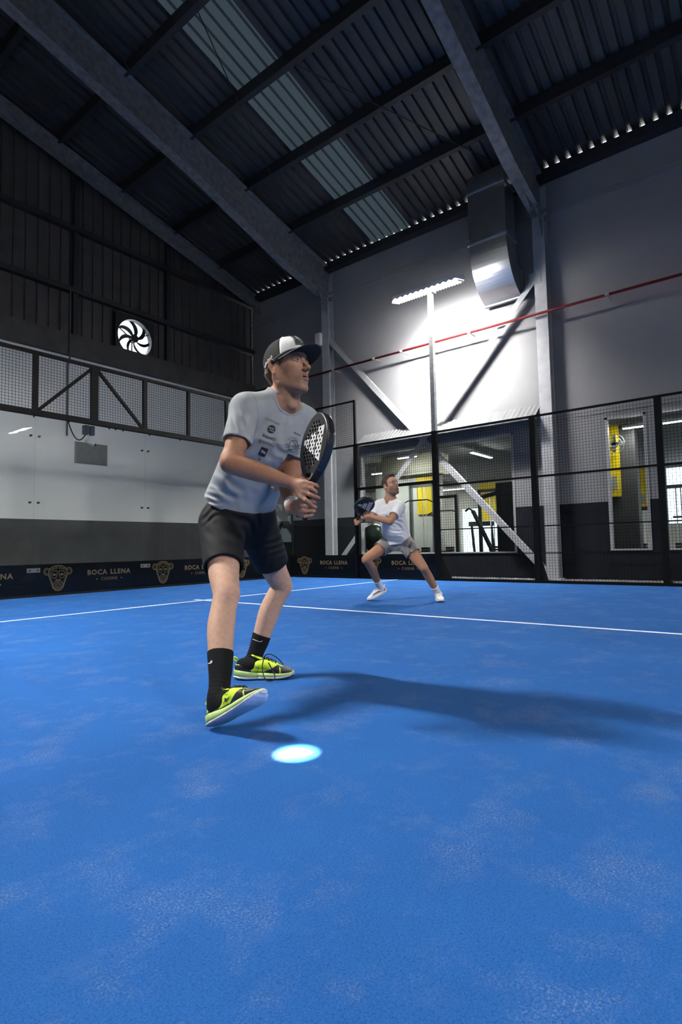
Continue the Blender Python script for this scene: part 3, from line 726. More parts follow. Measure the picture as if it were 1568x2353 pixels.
# cable machine
def frame_machine(name, label, x, y0, y1, h, m=GREYM, seat=True):
    t = thing(name, label, 'gym machine', (x, (y0+y1)/2, 0))
    for yy in (y0, y1): MB().box((x-.04, yy-.04, 0), (x+.04, yy+.04, h)).build('upright', m, t)
    MB().box((x-.04, y0, h-.08), (x+.04, y1, h)).build('crossbar', m, t); MB().box((x-.45, y0-.05, 0), (x+.45, y1+.05, .06)).build('base_frame', m, t)
    ym = (y0+y1)/2
    for k in range(8): MB().box((x+.06, ym-.11, .10+.07*k), (x+.16, ym+.11, .16+.07*k)).build('weight_plate', BLK2, t)
    g = MB()
    for s in (-.05, .05): g.tube([(x+.11, ym+s, .06), (x+.11, ym+s, h)], .012, 8)
    g.build('guide_rod', WHITE, t)
    if seat:
        MB().box((x-.42, ym-.15, .46), (x-.10, ym+.15, .54)).build('seat', BLK2, t); MB().box((x-.30, ym-.03, .06), (x-.22, ym+.03, .46)).build('seat_post', m, t)
        MB().tube([(x-.25, ym, h-.1), (x-.25, ym, h-.45)], .006, 6).build('cable', BLK2, t); MB().tube([(x-.25, ym-.45, h-.52), (x-.25, ym-.3, h-.45), (x-.25, ym+.3, h-.45), (x-.25, ym+.45, h-.52)], .016, 8).build('pull_bar', BLK2, t)
    return t
frame_machine('cable_machine', 'grey cable machine with pull bar behind the white shirted player', 3.1, -2.25, -1.55, 2.35)
frame_machine('cable_machine', 'dark cable machine inside the window beside the lamp post', 4.2, -2.35, -1.75, 2.1, BLK2)
frame_machine('cable_machine', 'dark weight machine deep inside the wide window', 4.4, -3.55, -2.95, 2.2, BLK2, False)
t = thing('weight_machine', 'tall black padded machine at the edge of the wide window', 'gym machine', (2.9, -4.35, 0))
MB().box((2.75, -4.60, .10), (3.05, -4.12, 2.16)).build('back_pad', BLK2, t); MB().bar((2.9, -4.2, 1.95), (3.0, -3.45, 1.83), .09, .09).build('arm', BLK2, t); MB().box((2.5, -4.7, 0), (3.3, -4.0, .10)).build('base_frame', BLK2, t)
MB().bar((2.95, -4.1, .1), (3.1, -3.35, 1.55), .10, .06).build('side_rail', BLK2, t); MB().tube([(3.1, -3.35, 1.55), (3.1, -3.25, 1.62), (3.08, -3.15, 1.55)], .03, 8).build('handle', BLK2, t)
t = thing('treadmill', 'black treadmill silhouetted before the bright gym doorway', 'treadmill', (6.2, -2.0, 0))
MB().box((5.3, -2.35, .10), (6.9, -1.65, .24)).build('deck', BLK2, t); MB().box((5.4, -2.25, .24), (6.7, -1.75, .25)).build('belt', mat('belt', (.03, .03, .03), .8), t)
for s in (-2.33, -1.67): MB().bar((6.75, s, .2), (6.55, s, 1.35), .06, .06).build('upright', BLK2, t)
MB().box((6.40, -2.36, 1.28), (6.75, -1.64, 1.42)).build('console', BLK2, t); g = MB().box((5.4, -2.35, 0), (5.5, -1.65, .1)).build('foot', BLK2, t); MB().box((6.7, -2.35, 0), (6.8, -1.65, .1)).build('foot', BLK2, t)
# exercise ball on a box
t = thing('plyo_box', 'black box under the exercise ball inside the gym window', 'box', (2.35, -.85, 0)); MB().box((2.05, -1.15, 0), (2.65, -.55, .54)).build('box_body', BLK2, t); MB().box((2.05, -1.15, .54), (2.65, -.55, .55)).build('top_pad', GREYM, t)
tag(MB().sphere((2.35, -.85, .935), .385, 32, 20).build('exercise_ball', mat('ball_green', (.03, .05, .035), .25), None, True), 'large dark glossy exercise ball inside the wide gym window', 'exercise ball')
frame_machine('cable_machine', 'dark weight machine inside the narrow window', 4.6, -7.05, -6.6, 1.5, BLK2, False)
frame_machine('cable_machine', 'black rack behind the fence post of the net side window', 5.0, -7.9, -7.25, 2.0, BLK2, False)
t = thing('spin_bike', 'black exercise bike standing in the window beyond the narrow one', 'exercise bike', (3.4, -8.1, 0))
MB().tube([(3.4+.28*math.cos(2*PI*k/24), -7.85, .38+.28*math.sin(2*PI*k/24)) for k in range(25)], .05, 8).build('flywheel', BLK2, t)
MB().bar((3.2, -8.3, 0.05), (3.55, -7.9, 1.15), .07, .07).build('frame', BLK2, t); MB().box((3.0, -8.4, .95), (3.25, -8.15, 1.02)).build('saddle', BLK2, t); MB().bar((3.1, -8.28, .3), (3.1, -8.28, .96), .05, .05).build('seat_post', BLK2, t); MB().tube([(3.55, -8.15, 1.2), (3.6, -7.9, 1.2), (3.55, -7.65, 1.2)], .02, 8).build('handlebar', BLK2, t); MB().box((2.95, -8.45, 0), (3.8, -7.6, .05)).build('base_frame', BLK2, t)

# ================================================================== PEOPLE: implicit-surface modeller
def V3(*a): return np.array(a, float)
def unit(v): return v/np.linalg.norm(v)
class Frame:
    """similarity frame: origin o, columns x(forward) y(left) z(up), scale s"""
    def __init__(s, o, x, y, z, sc=1.0): s.o = np.array(o, float); s.R = np.stack([x, y, z], 1); s.s = sc
    def __call__(s, *p): return s.o+s.s*(s.R@np.array(p, float))
    def inv(s, Pw): return ((Pw-s.o)@s.R)/s.s
class Sdf:
    def __init__(s): s.ops = []
    def op(s, mode, fn, lo, hi, k=.02): s.ops.append((mode, fn, np.array(lo, float), np.array(hi, float), k)); return s
    def seg(s, a, b, ra, rb=None, k=.02, mode='U', flat=None):
        """tapered capsule; flat=(axis, factor) squeezes it along a direction"""
        a, b = np.array(a, float), np.array(b, float); rb = ra if rb is None else rb; ab = b-a; L2 = float(ab@ab)+1e-12
        def fn(P_):
            q = P_-a; t = np.clip((q@ab)/L2, 0, 1); v = q-t[..., None]*ab
            if flat is not None:
                w, fc = flat; c = v@w; v = v+(c*(1/fc-1))[..., None]*w
            return np.sqrt((v*v).sum(-1))-(ra+(rb-ra)*t)
        r = max(ra, rb)*(1.0 if flat is None else max(1.0, flat[1]))
        return s.op(mode, fn, np.minimum(a, b)-r, np.maximum(a, b)+r, k)
    def chain(s, pts, rs, k=.02, k0=None, mode='U'):
        for i in range(len(pts)-1): s.seg(pts[i], pts[i+1], rs[i], rs[i+1], k=(k if (i or k0 is None) else k0), mode=mode)
        return s
    def tube(s, pts, rs, k=.02, n=5, mode='U'):
        """smooth tube: Catmull-Rom axis, interpolated radius, one primitive"""
        pts = [np.array(p_, float) for p_ in pts]; ax = np.array(bez(pts, n)); tt = np.linspace(0, len(pts)-1, len(ax))
        rs4 = np.array(bez([V3(r_, 0, 0) for r_ in rs], n))[:, 0]
        def fn(P_):
            best = None
            for i in range(len(ax)-1):
                a, b = ax[i], ax[i+1]; ab = b-a; q = P_-a; t = np.clip((q@ab)/(ab@ab), 0, 1); v = q-t[..., None]*ab
                d = np.sqrt((v*v).sum(-1))-(rs4[i]+(rs4[i+1]-rs4[i])*t); best = d if best is None else np.minimum(best, d)
            return best
        r = max(rs)
        return s.op(mode, fn, ax.min(0)-r, ax.max(0)+r, k)
    def ell(s, c, r, R=None, k=.02, mode='U'):
        c, r = np.array(c, float), np.array(r, float); R = np.eye(3) if R is None else R
        def fn(P_):
            q = (P_-c)@R; k0 = np.sqrt(((q/r)**2).sum(-1)); k1 = np.sqrt(((q/(r*r))**2).sum(-1))+1e-9
            return k0*(k0-1)/k1
        ext = np.abs(R)@r
        return s.op(mode, fn, c-ext, c+ext, k)
    def half(s, p, n, k=.004):
        """keep only the side the normal points away from"""
        p, n = np.array(p, float), unit(np.array(n, float))
        return s.op('I', lambda P_: (P_-p)@n, V3(-99, -99, -99), V3(99, 99, 99), k)
    def ev(s, Pb, blo, bhi, pad):
        D = np.full(Pb.shape[:2], 1.0, np.float64)
        for mode, fn, lo, hi, k in s.ops:
            sel = np.nonzero(np.all((bhi > lo-k-pad) & (blo < hi+k+pad), 1))[0]
            if len(sel) == 0: continue
            a = D[sel]; b = fn(Pb[sel])
            if mode == 'D': D[sel] = a+b; continue
            if mode == 'U':
                h = np.clip(.5+.5*(b-a)/k, 0, 1); D[sel] = b*(1-h)+a*h-k*h*(1-h)
            else:
                if mode == 'S': b = -b
                h = np.clip(.5-.5*(b-a)/k, 0, 1); D[sel] = b*(1-h)+a*h+k*h*(1-h)
        return D
    def bounds(s):
        u = [o for o in s.ops if o[0] == 'U']
        return np.min([o[2] for o in u], 0)-.03, np.max([o[3] for o in u], 0)+.03
    def mesh(s, h, B=8):
        lo, hi = s.bounds(); cs = B*h; n = np.ceil((hi-lo)/cs).astype(int)+1
        g = np.stack(np.meshgrid(*[np.arange(k) for k in n], indexing='ij'), -1).reshape(-1, 3)
        C = lo+(g+.5)*cs; pad = cs
        D = s.ev(C[:, None, :], C-cs/2, C+cs/2, pad)[:, 0]
        ijk = g[np.abs(D) < cs*1.12+.008]; todo = ijk; done = set(map(tuple, ijk.tolist()))
        loc = np.stack(np.meshgrid(*[np.arange(B+1)]*3, indexing='ij'), -1).reshape(-1, 3)
        NY, NZ = int(n[1]*B+2), int(n[2]*B+2)
        cid, cpos, quads = [], [], []
        for rnd in range(4):                      # extra rounds pick up blocks the coarse pass missed
            for st in range(0, len(todo), 1500):
                blk = todo[st:st+1500]; b0 = lo+blk*cs
                Pb = b0[:, None, :]+loc[None]*h
                D = s.ev(Pb, b0, b0+cs, .024).reshape(-1, B+1, B+1, B+1)
                ins = D < 0
                cnt = sum(ins[:, i:B+i, j:B+j, l:B+l].astype(np.int8) for i in (0, 1) for j in (0, 1) for l in (0, 1))
                act = (cnt > 0) & (cnt < 8)
                acc = np.zeros((len(blk), B, B, B, 3), np.float32); num = np.zeros((len(blk), B, B, B), np.float32)
                for ax in range(3):
                    o1, o2 = [a for a in range(3) if a != ax]
                    for u in (0, 1):
                        for v in (0, 1):
                            sl0 = [slice(None)]*4; sl1 = [slice(None)]*4
                            for a in range(3):
                                off = u if a == o1 else (v if a == o2 else 0)
                                sl0[a+1] = slice(off, B+off); sl1[a+1] = slice(off+(a == ax), B+off+(a == ax))
                            d0, d1 = D[tuple(sl0)], D[tuple(sl1)]; cr = (d0 < 0) != (d1 < 0)
                            t = np.where(cr, d0/(d0-d1+1e-20), 0)
                            num += cr; acc[..., ax] += np.where(cr, t, 0); acc[..., o1] += cr*u; acc[..., o2] += cr*v
                w = np.nonzero(act); base = blk[w[0]]*B+np.stack(w[1:], -1)
                cid.append((base[:, 0].astype(np.int64)*NY+base[:, 1])*NZ+base[:, 2])
                cpos.append(lo+(base+acc[w]/num[w][:, None])*h)
                for ax in range(3):
                    sl0 = [slice(None)]+[slice(0, B)]*3; sl1 = list(sl0); sl1[ax+1] = slice(1, B+1)
                    a, b = ins[tuple(sl0)], ins[tuple(sl1)]; cr = np.nonzero(a != b)
                    c = blk[cr[0]]*B+np.stack(cr[1:], -1); o1, o2 = (ax+1) % 3, (ax+2) % 3
                    e1 = np.eye(3, dtype=int)[o1]; e2 = np.eye(3, dtype=int)[o2]
                    q = np.stack([c, c-e1, c-e1-e2, c-e2], 1)
                    flip = ~a[cr]; q[flip] = q[flip][:, ::-1]
                    quads.append((q[..., 0].astype(np.int64)*NY+q[..., 1])*NZ+q[..., 2])
            allc = np.sort(np.concatenate(cid)); qq = np.unique(np.concatenate(quads)); pos = np.clip(np.searchsorted(allc, qq), 0, len(allc)-1)
            miss = qq[allc[pos] != qq]
            if len(miss) == 0: break
            mb_ = np.unique(np.stack([miss//(NY*NZ), (miss//NZ) % NY, miss % NZ], -1)//B, axis=0)
            mb_ = np.array([m_ for m_ in mb_.tolist() if tuple(m_) not in done and min(m_) >= 0], int)
            if len(mb_) == 0: break
            todo = mb_; done |= set(map(tuple, mb_.tolist()))
        cid = np.concatenate(cid); cpos = np.concatenate(cpos); quads = np.concatenate(quads)
        o = np.argsort(cid); cid, cpos = cid[o], cpos[o]
        f = np.searchsorted(cid, quads); f = np.clip(f, 0, len(cid)-1)
        ok = (cid[f] == quads).all(1)
        return cpos, close_holes(f[ok])
def close_holes(f):
    """the surfaces are closed, so any boundary loop is a stray pinhole: cap it"""
    e = np.concatenate([f[:, [0, 1]], f[:, [1, 2]], f[:, [2, 3]], f[:, [3, 0]]]).astype(np.int64); n = int(f.max())+1
    key = e[:, 0]*n+e[:, 1]; rev = e[:, 1]*n+e[:, 0]; b = e[~np.isin(key, rev)]
    if len(b) == 0 or len(b) > 4000: return f
    nxt = {int(y): int(x) for x, y in b}; add = []; seen = set()
    for st in list(nxt):
        if st in seen: continue
        loop = [st]; seen.add(st); c = nxt[st]
        while c != st and c in nxt and c not in seen and len(loop) < 12: loop.append(c); seen.add(c); c = nxt[c]
        if c != st or len(loop) < 3: continue
        for i in range(1, len(loop)-1, 2):
            q = [loop[0], loop[i], loop[i+1], loop[min(i+2, len(loop)-1)]]
            if len(set(q)) == 4: add.append(q)
    return np.concatenate([f, np.array(add, f.dtype)]) if add else f
def relax(v, f, it=1, lam=.5):
    for _ in range(it):
        acc = np.zeros_like(v); n = np.zeros(len(v))
        for a in range(4):
            b = (a+1) % 4
            np.add.at(acc, f[:, a], v[f[:, b]]); np.add.at(n, f[:, a], 1); np.add.at(acc, f[:, b], v[f[:, a]]); np.add.at(n, f[:, b], 1)
        v = v+lam*(acc/np.maximum(n, 1)[:, None]-v)
    return v
def np_mesh(name, v, f, m, parent, color=None, smooth=True):
    me = bpy.data.meshes.new(name); nv, nf = len(v), len(f)
    me.vertices.add(nv); me.vertices.foreach_set('co', np.ascontiguousarray(v, np.float32).ravel())
    me.loops.add(nf*4); me.loops.foreach_set('vertex_index', np.ascontiguousarray(f, np.int32).ravel())
    me.polygons.add(nf); me.polygons.foreach_set('loop_start', np.arange(0, nf*4, 4, dtype=np.int32)); me.polygons.foreach_set('loop_total', np.full(nf, 4, np.int32))
    me.update(calc_edges=True); me.validate()
    if smooth: me.polygons.foreach_set('use_smooth', np.ones(nf, bool))
    if color is not None:
        at = me.color_attributes.new('Col', 'FLOAT_COLOR', 'POINT'); c = np.ones((nv, 4), np.float32); c[:, :3] = color
        at.data.foreach_set('color', c.ravel())
    me.materials.append(m)
    return link(name, me, parent)
def sdf_part(S, name, h, m, parent, color=None, it=1):
    v, f = S.mesh(h); v = relax(v, f, it)
    o = np_mesh(name, v, f, m, parent, None if color is None else color(v)); o_v[o.name] = (v, f); return o
o_v = {}
def mat_attr(name, rough, var=.08, scale=60, bump=.05, bscale=300, spec=.4, sss=0.0):
    m = bpy.data.materials.new(name); m.use_nodes = True; nt = m.node_tree; b = nt.nodes['Principled BSDF']; L = nt.links.new
    at = nt.nodes.new('ShaderNodeAttribute'); at.attribute_name = 'Col'
    tc = nt.nodes.new('ShaderNodeTexCoord'); n = nt.nodes.new('ShaderNodeTexNoise'); n.inputs['Scale'].default_value = scale; n.inputs['Detail'].default_value = 4
    L(tc.outputs['Object'], n.inputs['Vector'])
    mr = nt.nodes.new('ShaderNodeMapRange'); mr.inputs[1].default_value = .3; mr.inputs[2].default_value = .7; mr.inputs[3].default_value = 1-var; mr.inputs[4].default_value = 1+var
    L(n.outputs['Fac'], mr.inputs[0])
    mx = nt.nodes.new('ShaderNodeMix'); mx.data_type = 'RGBA'; mx.blend_type = 'MULTIPLY'; mx.inputs[0].default_value = 1
    L(at.outputs['Color'], mx.inputs[6]); L(mr.outputs[0], mx.inputs[7]); L(mx.outputs[2], b.inputs['Base Color'])
    b.inputs['Roughness'].default_value = rough; b.inputs['Specular IOR Level'].default_value = spec
    if sss: b.inputs['Subsurface Weight'].default_value = sss; b.inputs['Subsurface Radius'].default_value = (.012, .004, .002)
    n2 = nt.nodes.new('ShaderNodeTexNoise'); n2.inputs['Scale'].default_value = bscale; L(tc.outputs['Object'], n2.inputs['Vector'])
    bp = nt.nodes.new('ShaderNodeBump'); bp.inputs['Strength'].default_value = bump; bp.inputs['Distance'].default_value = .004; L(n2.outputs['Fac'], bp.inputs['Height']); L(bp.outputs[0], b.inputs['Normal'])
    return m
SKIN = mat_attr('skin', .58, .09, 55, .12, 220, .3)
def wrinkles(S, items, lo, hi):
    """items: (point, direction across the folds, wavelength, amplitude, radius)"""
    its = [(np.array(p, float), unit(np.array(d, float)), w, a, r) for p, d, w, a, r in items]
    def fn(P_):
        out = np.zeros(P_.shape[:-1])
        for i, (p, d, w, a, r) in enumerate(its):
            q = P_-p; x = q@d; e = np.exp(-(q*q).sum(-1)/(r*r))
            y = q@unit(np.cross(d, V3(.3, .5, .8)))
            out += a*e*np.sin(2*PI*(x/w+.35*np.sin(y/w*1.7+i)+i*.37))
        return out
    S.op('D', fn, lo, hi, .0)
def blob(v, c, r): return np.exp(-(((v-c)/r)**2).sum(-1))
def cap_dist(v, a, b):
    a, b = np.array(a, float), np.array(b, float); ab = b-a; t = np.clip(((v-a)@ab)/(ab@ab), 0, 1); return np.linalg.norm(v-a-t[:, None]*ab, axis=1)

def head_sdf(S, F, beard=0.0):
    s = F.s; R = F.R
    def E(c, r, k=.02, mode='U', rot=None): S.ell(F(*c), np.array(r)*s, R if rot is None else R@rot, k*s, mode)
    def G(a, b, ra, rb=None, k=.02, mode='U'): S.seg(F(*a), F(*b), ra*s, (ra if rb is None else rb)*s, k*s, mode)
    E((-.012, 0, .032), (.100, .077, .088), .01); E((.030, 0, -.035), (.060, .058, .082), .03); E((.044, 0, .036), (.050, .058, .046), .025)
    E((.036, 0, -.088), (.046, .044, .034), .02)
    for y in (-1, 1):
        G((-.008, y*.055, -.050), (.002, y*.053, -.082), .014, .013, .028); G((.002, y*.053, -.082), (.062, y*.022, -.116), .013, .014, .022)
        E((.056, y*.045, -.026), (.022, .017, .014), .022)
        G((.086, y*.012, .017), (.074, y*.044, .017), .0085, .0065, .012)
    G((.074, -.012, -.118), (.074, .012, -.118), .0145, None, .018)
    E((.076, 0, -.076), (.024, .031, .028), .018)
    for y in (-1, 1): E((.098, y*.033, .000), (.015, .019, .0105), .014, 'S')
    G((.087, 0, .010), (.116, 0, -.034), .0075, .0095, .012); E((.1175, 0, -.039), (.0105, .0098, .0085), .007)
    for y in (-1, 1):
        E((.104, y*.0125, -.0425), (.0115, .0060, .0072), .006); E((.108, y*.0065, -.0500), (.006, .0032, .004), .003, 'S')
        E((.0755, y*.033, -.001), (.0125, .0135, .0122), .002)
        S.chain([F(.0845, y*.019, .000), F(.0903, y*.029, .0044), F(.0885, y*.039, .0042), F(.0790, y*.048, .000)], [.0026*s, .0030*s, .0030*s, .0026*s], .003*s)
        S.chain([F(.0845, y*.019, -.001), F(.0880, y*.031, -.0075), F(.0790, y*.048, -.001)], [.0024*s, .0024*s, .0024*s], .004*s)
        S.chain([F(.0880, y*.025, -.0745), F(.0985, y*.009, -.0690), F(.0995, 0, -.0705)], [.003*s, .0048*s, .0046*s], .005*s)
        S.chain([F(.0880, y*.024, -.0765), F(.0965, y*.010, -.0835), F(.0975, 0, -.0845)], [.003*s, .0056*s, .0062*s], .005*s)
    G((.098, -.017, -.0768), (.098, .017, -.0768), .0032, None, .002, 'S')
    for y in (-1, 1):
        rot = np.array(Matrix.Rotation(math.radians(-12), 3, 'Y')) @ np.array(Matrix.Rotation(math.radians(-18*y), 3, 'Z'))
        E((-.012, y*.078, -.014), (.020, .007, .033), .005, 'U', rot)
        pts = [F(-.002, y*.078, -.002), F(-.002, y*.083, .014), F(-.014, y*.087, .021), F(-.027, y*.088, .010), F(-.028, y*.087, -.010), F(-.019, y*.083, -.030), F(-.010, y*.080, -.042), F(-.004, y*.077, -.036)]
        S.chain(pts, [.0035*s, .004*s, .0045*s, .0045*s, .0042*s, .0042*s, .0065*s, .005*s], .004*s)
        E((-.010, y*.088, -.006), (.010, .0065, .016), .004, 'S', rot)
def head_color(v, F, col_, skin, o=None):
    q = F.inv(v); near = np.linalg.norm(q-V3(0, 0, -.02), axis=1) < .19
    c = col_
    def mixc(w, cc):
        w = (w*near)[:, None]; return c*(1-w)+np.array(cc)*w
    st = np.clip((-.035-q[:, 2])/.03, 0, 1)*np.clip((q[:, 0]+.01)/.03, 0, 1)*np.clip((q[:, 2]+.19)/.02, 0, 1); c = mixc(st*o['stubble'], o['stub'])
    c = mixc(.55*blob(q, V3(.07, -.045, -.03), .03)+.55*blob(q, V3(.07, .045, -.03), .03), np.array(skin)*V3(1.06, .90, .86))
    c = mixc(.8*blob(q, V3(.118, 0, -.04), .018), np.array(skin)*V3(1.05, .86, .80))
    for y in (-1, 1):
        lip = np.exp(-(np.minimum(cap_dist(q, (.089, y*.024, -.0745), (.101, 0, -.0700)), cap_dist(q, (.089, y*.023, -.0770), (.0995, 0, -.0850)))/.0060)**4); c = mixc(.75*lip, np.array(skin)*V3(.92, .55, .52))
        br = np.exp(-(np.minimum(cap_dist(q, (.093, y*.014, .017), (.087, y*.035, .0225)), cap_dist(q, (.087, y*.035, .0225), (.074, y*.049, .016)))/.0062)**4); c = mixc(.8*br, o['brow'])
        ear = np.exp(-((q-V3(-.014, y*.082, -.012))**2/V3(.03, .014, .042)**2).sum(-1)**2); c = mixc(.5*ear, np.array(skin)*V3(1.05, .82, .76))
        e = np.linalg.norm(q-V3(.0775, y*.033, -.001), axis=1)
        ey = (e < .0150) & (np.abs(q[:, 2]-.0) < .0062) & (q[:, 0] > .080) & (np.abs(q[:, 1]-y*.0335) < .0125); c = mixc(ey*.95, (.20, .175, .165))
        ir = ey & (np.hypot(q[:, 1]-(y*.0335+o.get('gaze', 0.0)), q[:, 2]-.001) < .0062); c = mixc(ir*1.0, (.035, .025, .02))
        lash = np.exp(-(cap_dist(q, (.0905, y*.024, .0055), (.080, y*.047, .002))/.0030)**4); c = mixc(.6*lash, (.05, .03, .025))
    mo = np.exp(-(cap_dist(q, (.097, -.016, -.0768), (.097, .016, -.0768))/.0040)**6); c = mixc(mo, (.05, .018, .018))
    return c

def loft(o, w, L, s0, s1, ts, a_, b_, off, p=2.3):
    """torso: stations along axis w from o; s0/s1 lateral axes at both ends"""
    ts, a_, b_, off = map(lambda z: np.array(z, float), (ts, a_, b_, off)); tmin, tmax = ts[0], ts[-1]
    fr0, fr1 = np.cross(s0, w), np.cross(s1, w)
    def fn(P_):
        q = P_-o; t = (q@w)/L; tc = np.clip(t, tmin, tmax); m = np.clip(tc, 0, 1)[..., None]
        S_ = s0*(1-m)+s1*m; Fv = fr0*(1-m)+fr1*m; q2 = q-(t*L)[..., None]*w
        A = np.interp(tc, ts, a_); Bb = np.interp(tc, ts, b_)
        uu = (q2*S_).sum(-1)/A; vv = ((q2*Fv).sum(-1)-np.interp(tc, ts, off))/Bb
        rr = (np.abs(uu)**p+np.abs(vv)**p)**(1/p); d = (rr-1)*np.minimum(A, Bb)*1.05
        e = np.maximum(tmin-t, t-tmax)*L
        return np.maximum(d, e)
    R_ = max(a_.max(), b_.max())+abs(off).max()+.02
    e0, e1 = o+w*tmin*L, o+w*tmax*L
    return fn, np.minimum(e0, e1)-R_, np.maximum(e0, e1)+R_

# ------------------------------------------------------------------ shoes
def shoe(parent, F, side, C, h, hc=.078, laces_loose=False, label=None):
    """F: heel-bottom frame (x toe, y left, z up), side=+1 when the camera-facing side is +y"""
    L = .305; s = F.s
    X = np.array([0, .02, .06, .11, .16, .20, .235, .265, .29, .303])
    Wd = np.array([.022, .033, .0375, .036, .0405, .0475, .0490, .0445, .032, .012])
    Yc = np.array([0, 0, 0, 0, .002, .004, .004, .002, -.001, -.003])*(1 if side > 0 else -1)*(-1)
    Hh = np.array([.082, .094, .096, .098, .104, .088, .068, .056, .048, .034])
    spr = np.array([.008, .003, 0, 0, 0, 0, .001, .005, .011, .018])
    def cs(P_, z0, grow, hh=None, p=2.6):
        q = ((P_-F.o)@F.R)/s; x = q[..., 0]; xc = np.clip(x, 0, .303)
        A = np.interp(xc, X, Wd)+grow; H1 = (np.interp(xc, X, Hh) if hh is None else np.interp(xc, X, hh))+grow*.5; sp = np.interp(xc, X, spr)
        zb = z0+sp; zc = (zb+H1)/2; hz = np.maximum((H1-zb)/2, .006)
        yy = (q[..., 1]-np.interp(xc, X, Yc))/A; zz = (q[..., 2]-zc)/hz
        rr = (np.abs(yy)**p+np.abs(zz)**p)**(1/p)
        d = (rr-1)*np.minimum(A, hz); e = np.maximum(-x-.002-grow, x-.303-grow)
        return np.maximum(d, e)*s
    lo = np.min([F(x, y, z) for x in (-.02, .32) for y in (-.065, .065) for z in (-.03, .15)], 0); hi = np.max([F(x, y, z) for x in (-.02, .32) for y in (-.065, .065) for z in (-.03, .15)], 0)
    t = bpy.data.objects.new('shoe', None); col.objects.link(t); adopt_empty(t, parent, F.o)
    if label: t['label'] = label
    up = Sdf(); up.op('U', lambda P_: cs(P_, .018, 0.0), lo, hi, .005)
    up.seg(F(.055, 0, .085), F(.040, 0, .17), .0335*s, .040*s, .010*s, 'S'); up.seg(F(.02, 0, .095), F(.09, 0, .105), .022*s, .026*s, .010*s, 'S')
    ou = sdf_part(up, 'upper', h, C['upper'], t)
    # tongue
    tg = Sdf(); tg.seg(F(.100, 0, .118), F(.150, 0, .098), .020*s, .019*s, .008*s, flat=(unit(F.R@V3(.45, 0, 1)), .35)); sdf_part(tg, 'tongue', h, C['tongue'], t)
    def lay(name, m, region, grow=.0022, z0=.018, hh=None):
        S_ = Sdf(); S_.op('U', lambda P_: cs(P_, z0, grow, hh), lo, hi, .003)
        def reg(P_):
            q = ((P_-F.o)@F.R)/s; return region(q[..., 0], q[..., 1], q[..., 2])*s
        S_.op('I', reg, V3(-99, -99, -99), V3(99, 99, 99), .002); S_.seg(F(.055, 0, .085), F(.040, 0, .17), .0335*s, .040*s, .006*s, 'S'); S_.seg(F(.02, 0, .095), F(.09, 0, .105), .022*s, .026*s, .006*s, 'S')
        return sdf_part(S_, name, h, m, t)
    inter = lambda *a: np.maximum.reduce(a)
    mids = np.array([.044, .042, .038, .034, .032, .032, .031, .030, .030, .030]); outs = np.array([.016, .014, .013, .013, .013, .013, .015, .019, .025, .028])
    lay('midsole', C['mid'], lambda x, y, z: x*0-1, .0065, .006, mids+.006+.010*np.exp(-((X-.03)/.045)**2)); lay('outsole', C['out'], lambda x, y, z: x*0-1, .0085, -.001, outs+.003)
    lay('toe_cap', C['over'], lambda x, y, z: inter(.232-x+.5*(np.abs(y)-.02), z-.062+.35*(x-.25), .028-z))
    lay('heel_counter', C['over'], lambda x, y, z: inter(x-.085+.55*(z-.05), z-hc, .028-z))
    lay('side_overlay', C['over'], lambda x, y, z: inter(np.abs(x-.185)-.052, z-.050-.45*(x-.17), .028-z, .012-np.abs(y)), .003)
    lay('side_strip', C['over'], lambda x, y, z: inter(np.abs(x-.10)-.05, z-.044, .028-z, .012-np.abs(y)), .0018)
    # laces
    for i in range(5):
        x = .128+.019*i; zt = float(np.interp(x, X, Hh))+.004; wv = .019-.0012*i
        for sg in (-1, 1):
            pts = [F(x-.006, -wv*sg, zt-.006), F(x, -wv*.4*sg, zt+.0035), F(x+.006, wv*.4*sg, zt+.0035-.002), F(x+.012, wv*sg, zt-.010)]
            MB().tube(pts, .0026*s, 6).build('lace', C['lace'], t, True)
    lp = [F(.124, .004, .112), F(.118, .03, .120), F(.135, .045, .105), F(.150, .030, .095), F(.130, .006, .110)]
    lq = [F(.124, -.004, .112), F(.118, -.03, .120), F(.135, -.045, .105), F(.150, -.030, .095), F(.130, -.006, .110)]
    if not laces_loose:
        for q_ in (lp, lq): MB().tube(bez(q_), .0026*s, 6).build('lace', C['lace'], t, True)
    pt = [F(.006, 0, .088), F(-.012, 0, .102), F(-.016, 0, .112), F(-.002, 0, .112), F(.006, 0, .102)]
    MB().tube(bez(pt), .0048*s, 6).build('heel_tab', C['upper'], t, True)
    return t, ou
def adopt_empty(o, parent, wpos):
    o.parent = parent; o.location = Vector(wpos)-world_off(parent)
def bez(pts, n=5):
    """Catmull-Rom resample"""
    p = [np.array(q, float) for q in pts]; p = [2*p[0]-p[1]]+p+[2*p[-1]-p[-2]]; out = []
    for i in range(1, len(p)-2):
        for k in range(n):
            t = k/n; out.append(.5*((2*p[i])+(-p[i-1]+p[i+1])*t+(2*p[i-1]-5*p[i]+4*p[i+1]-p[i+2])*t*t+(-p[i-1]+3*p[i]-3*p[i+1]+p[i+2])*t**3))
    out.append(p[-2]); return out
BVH = {}
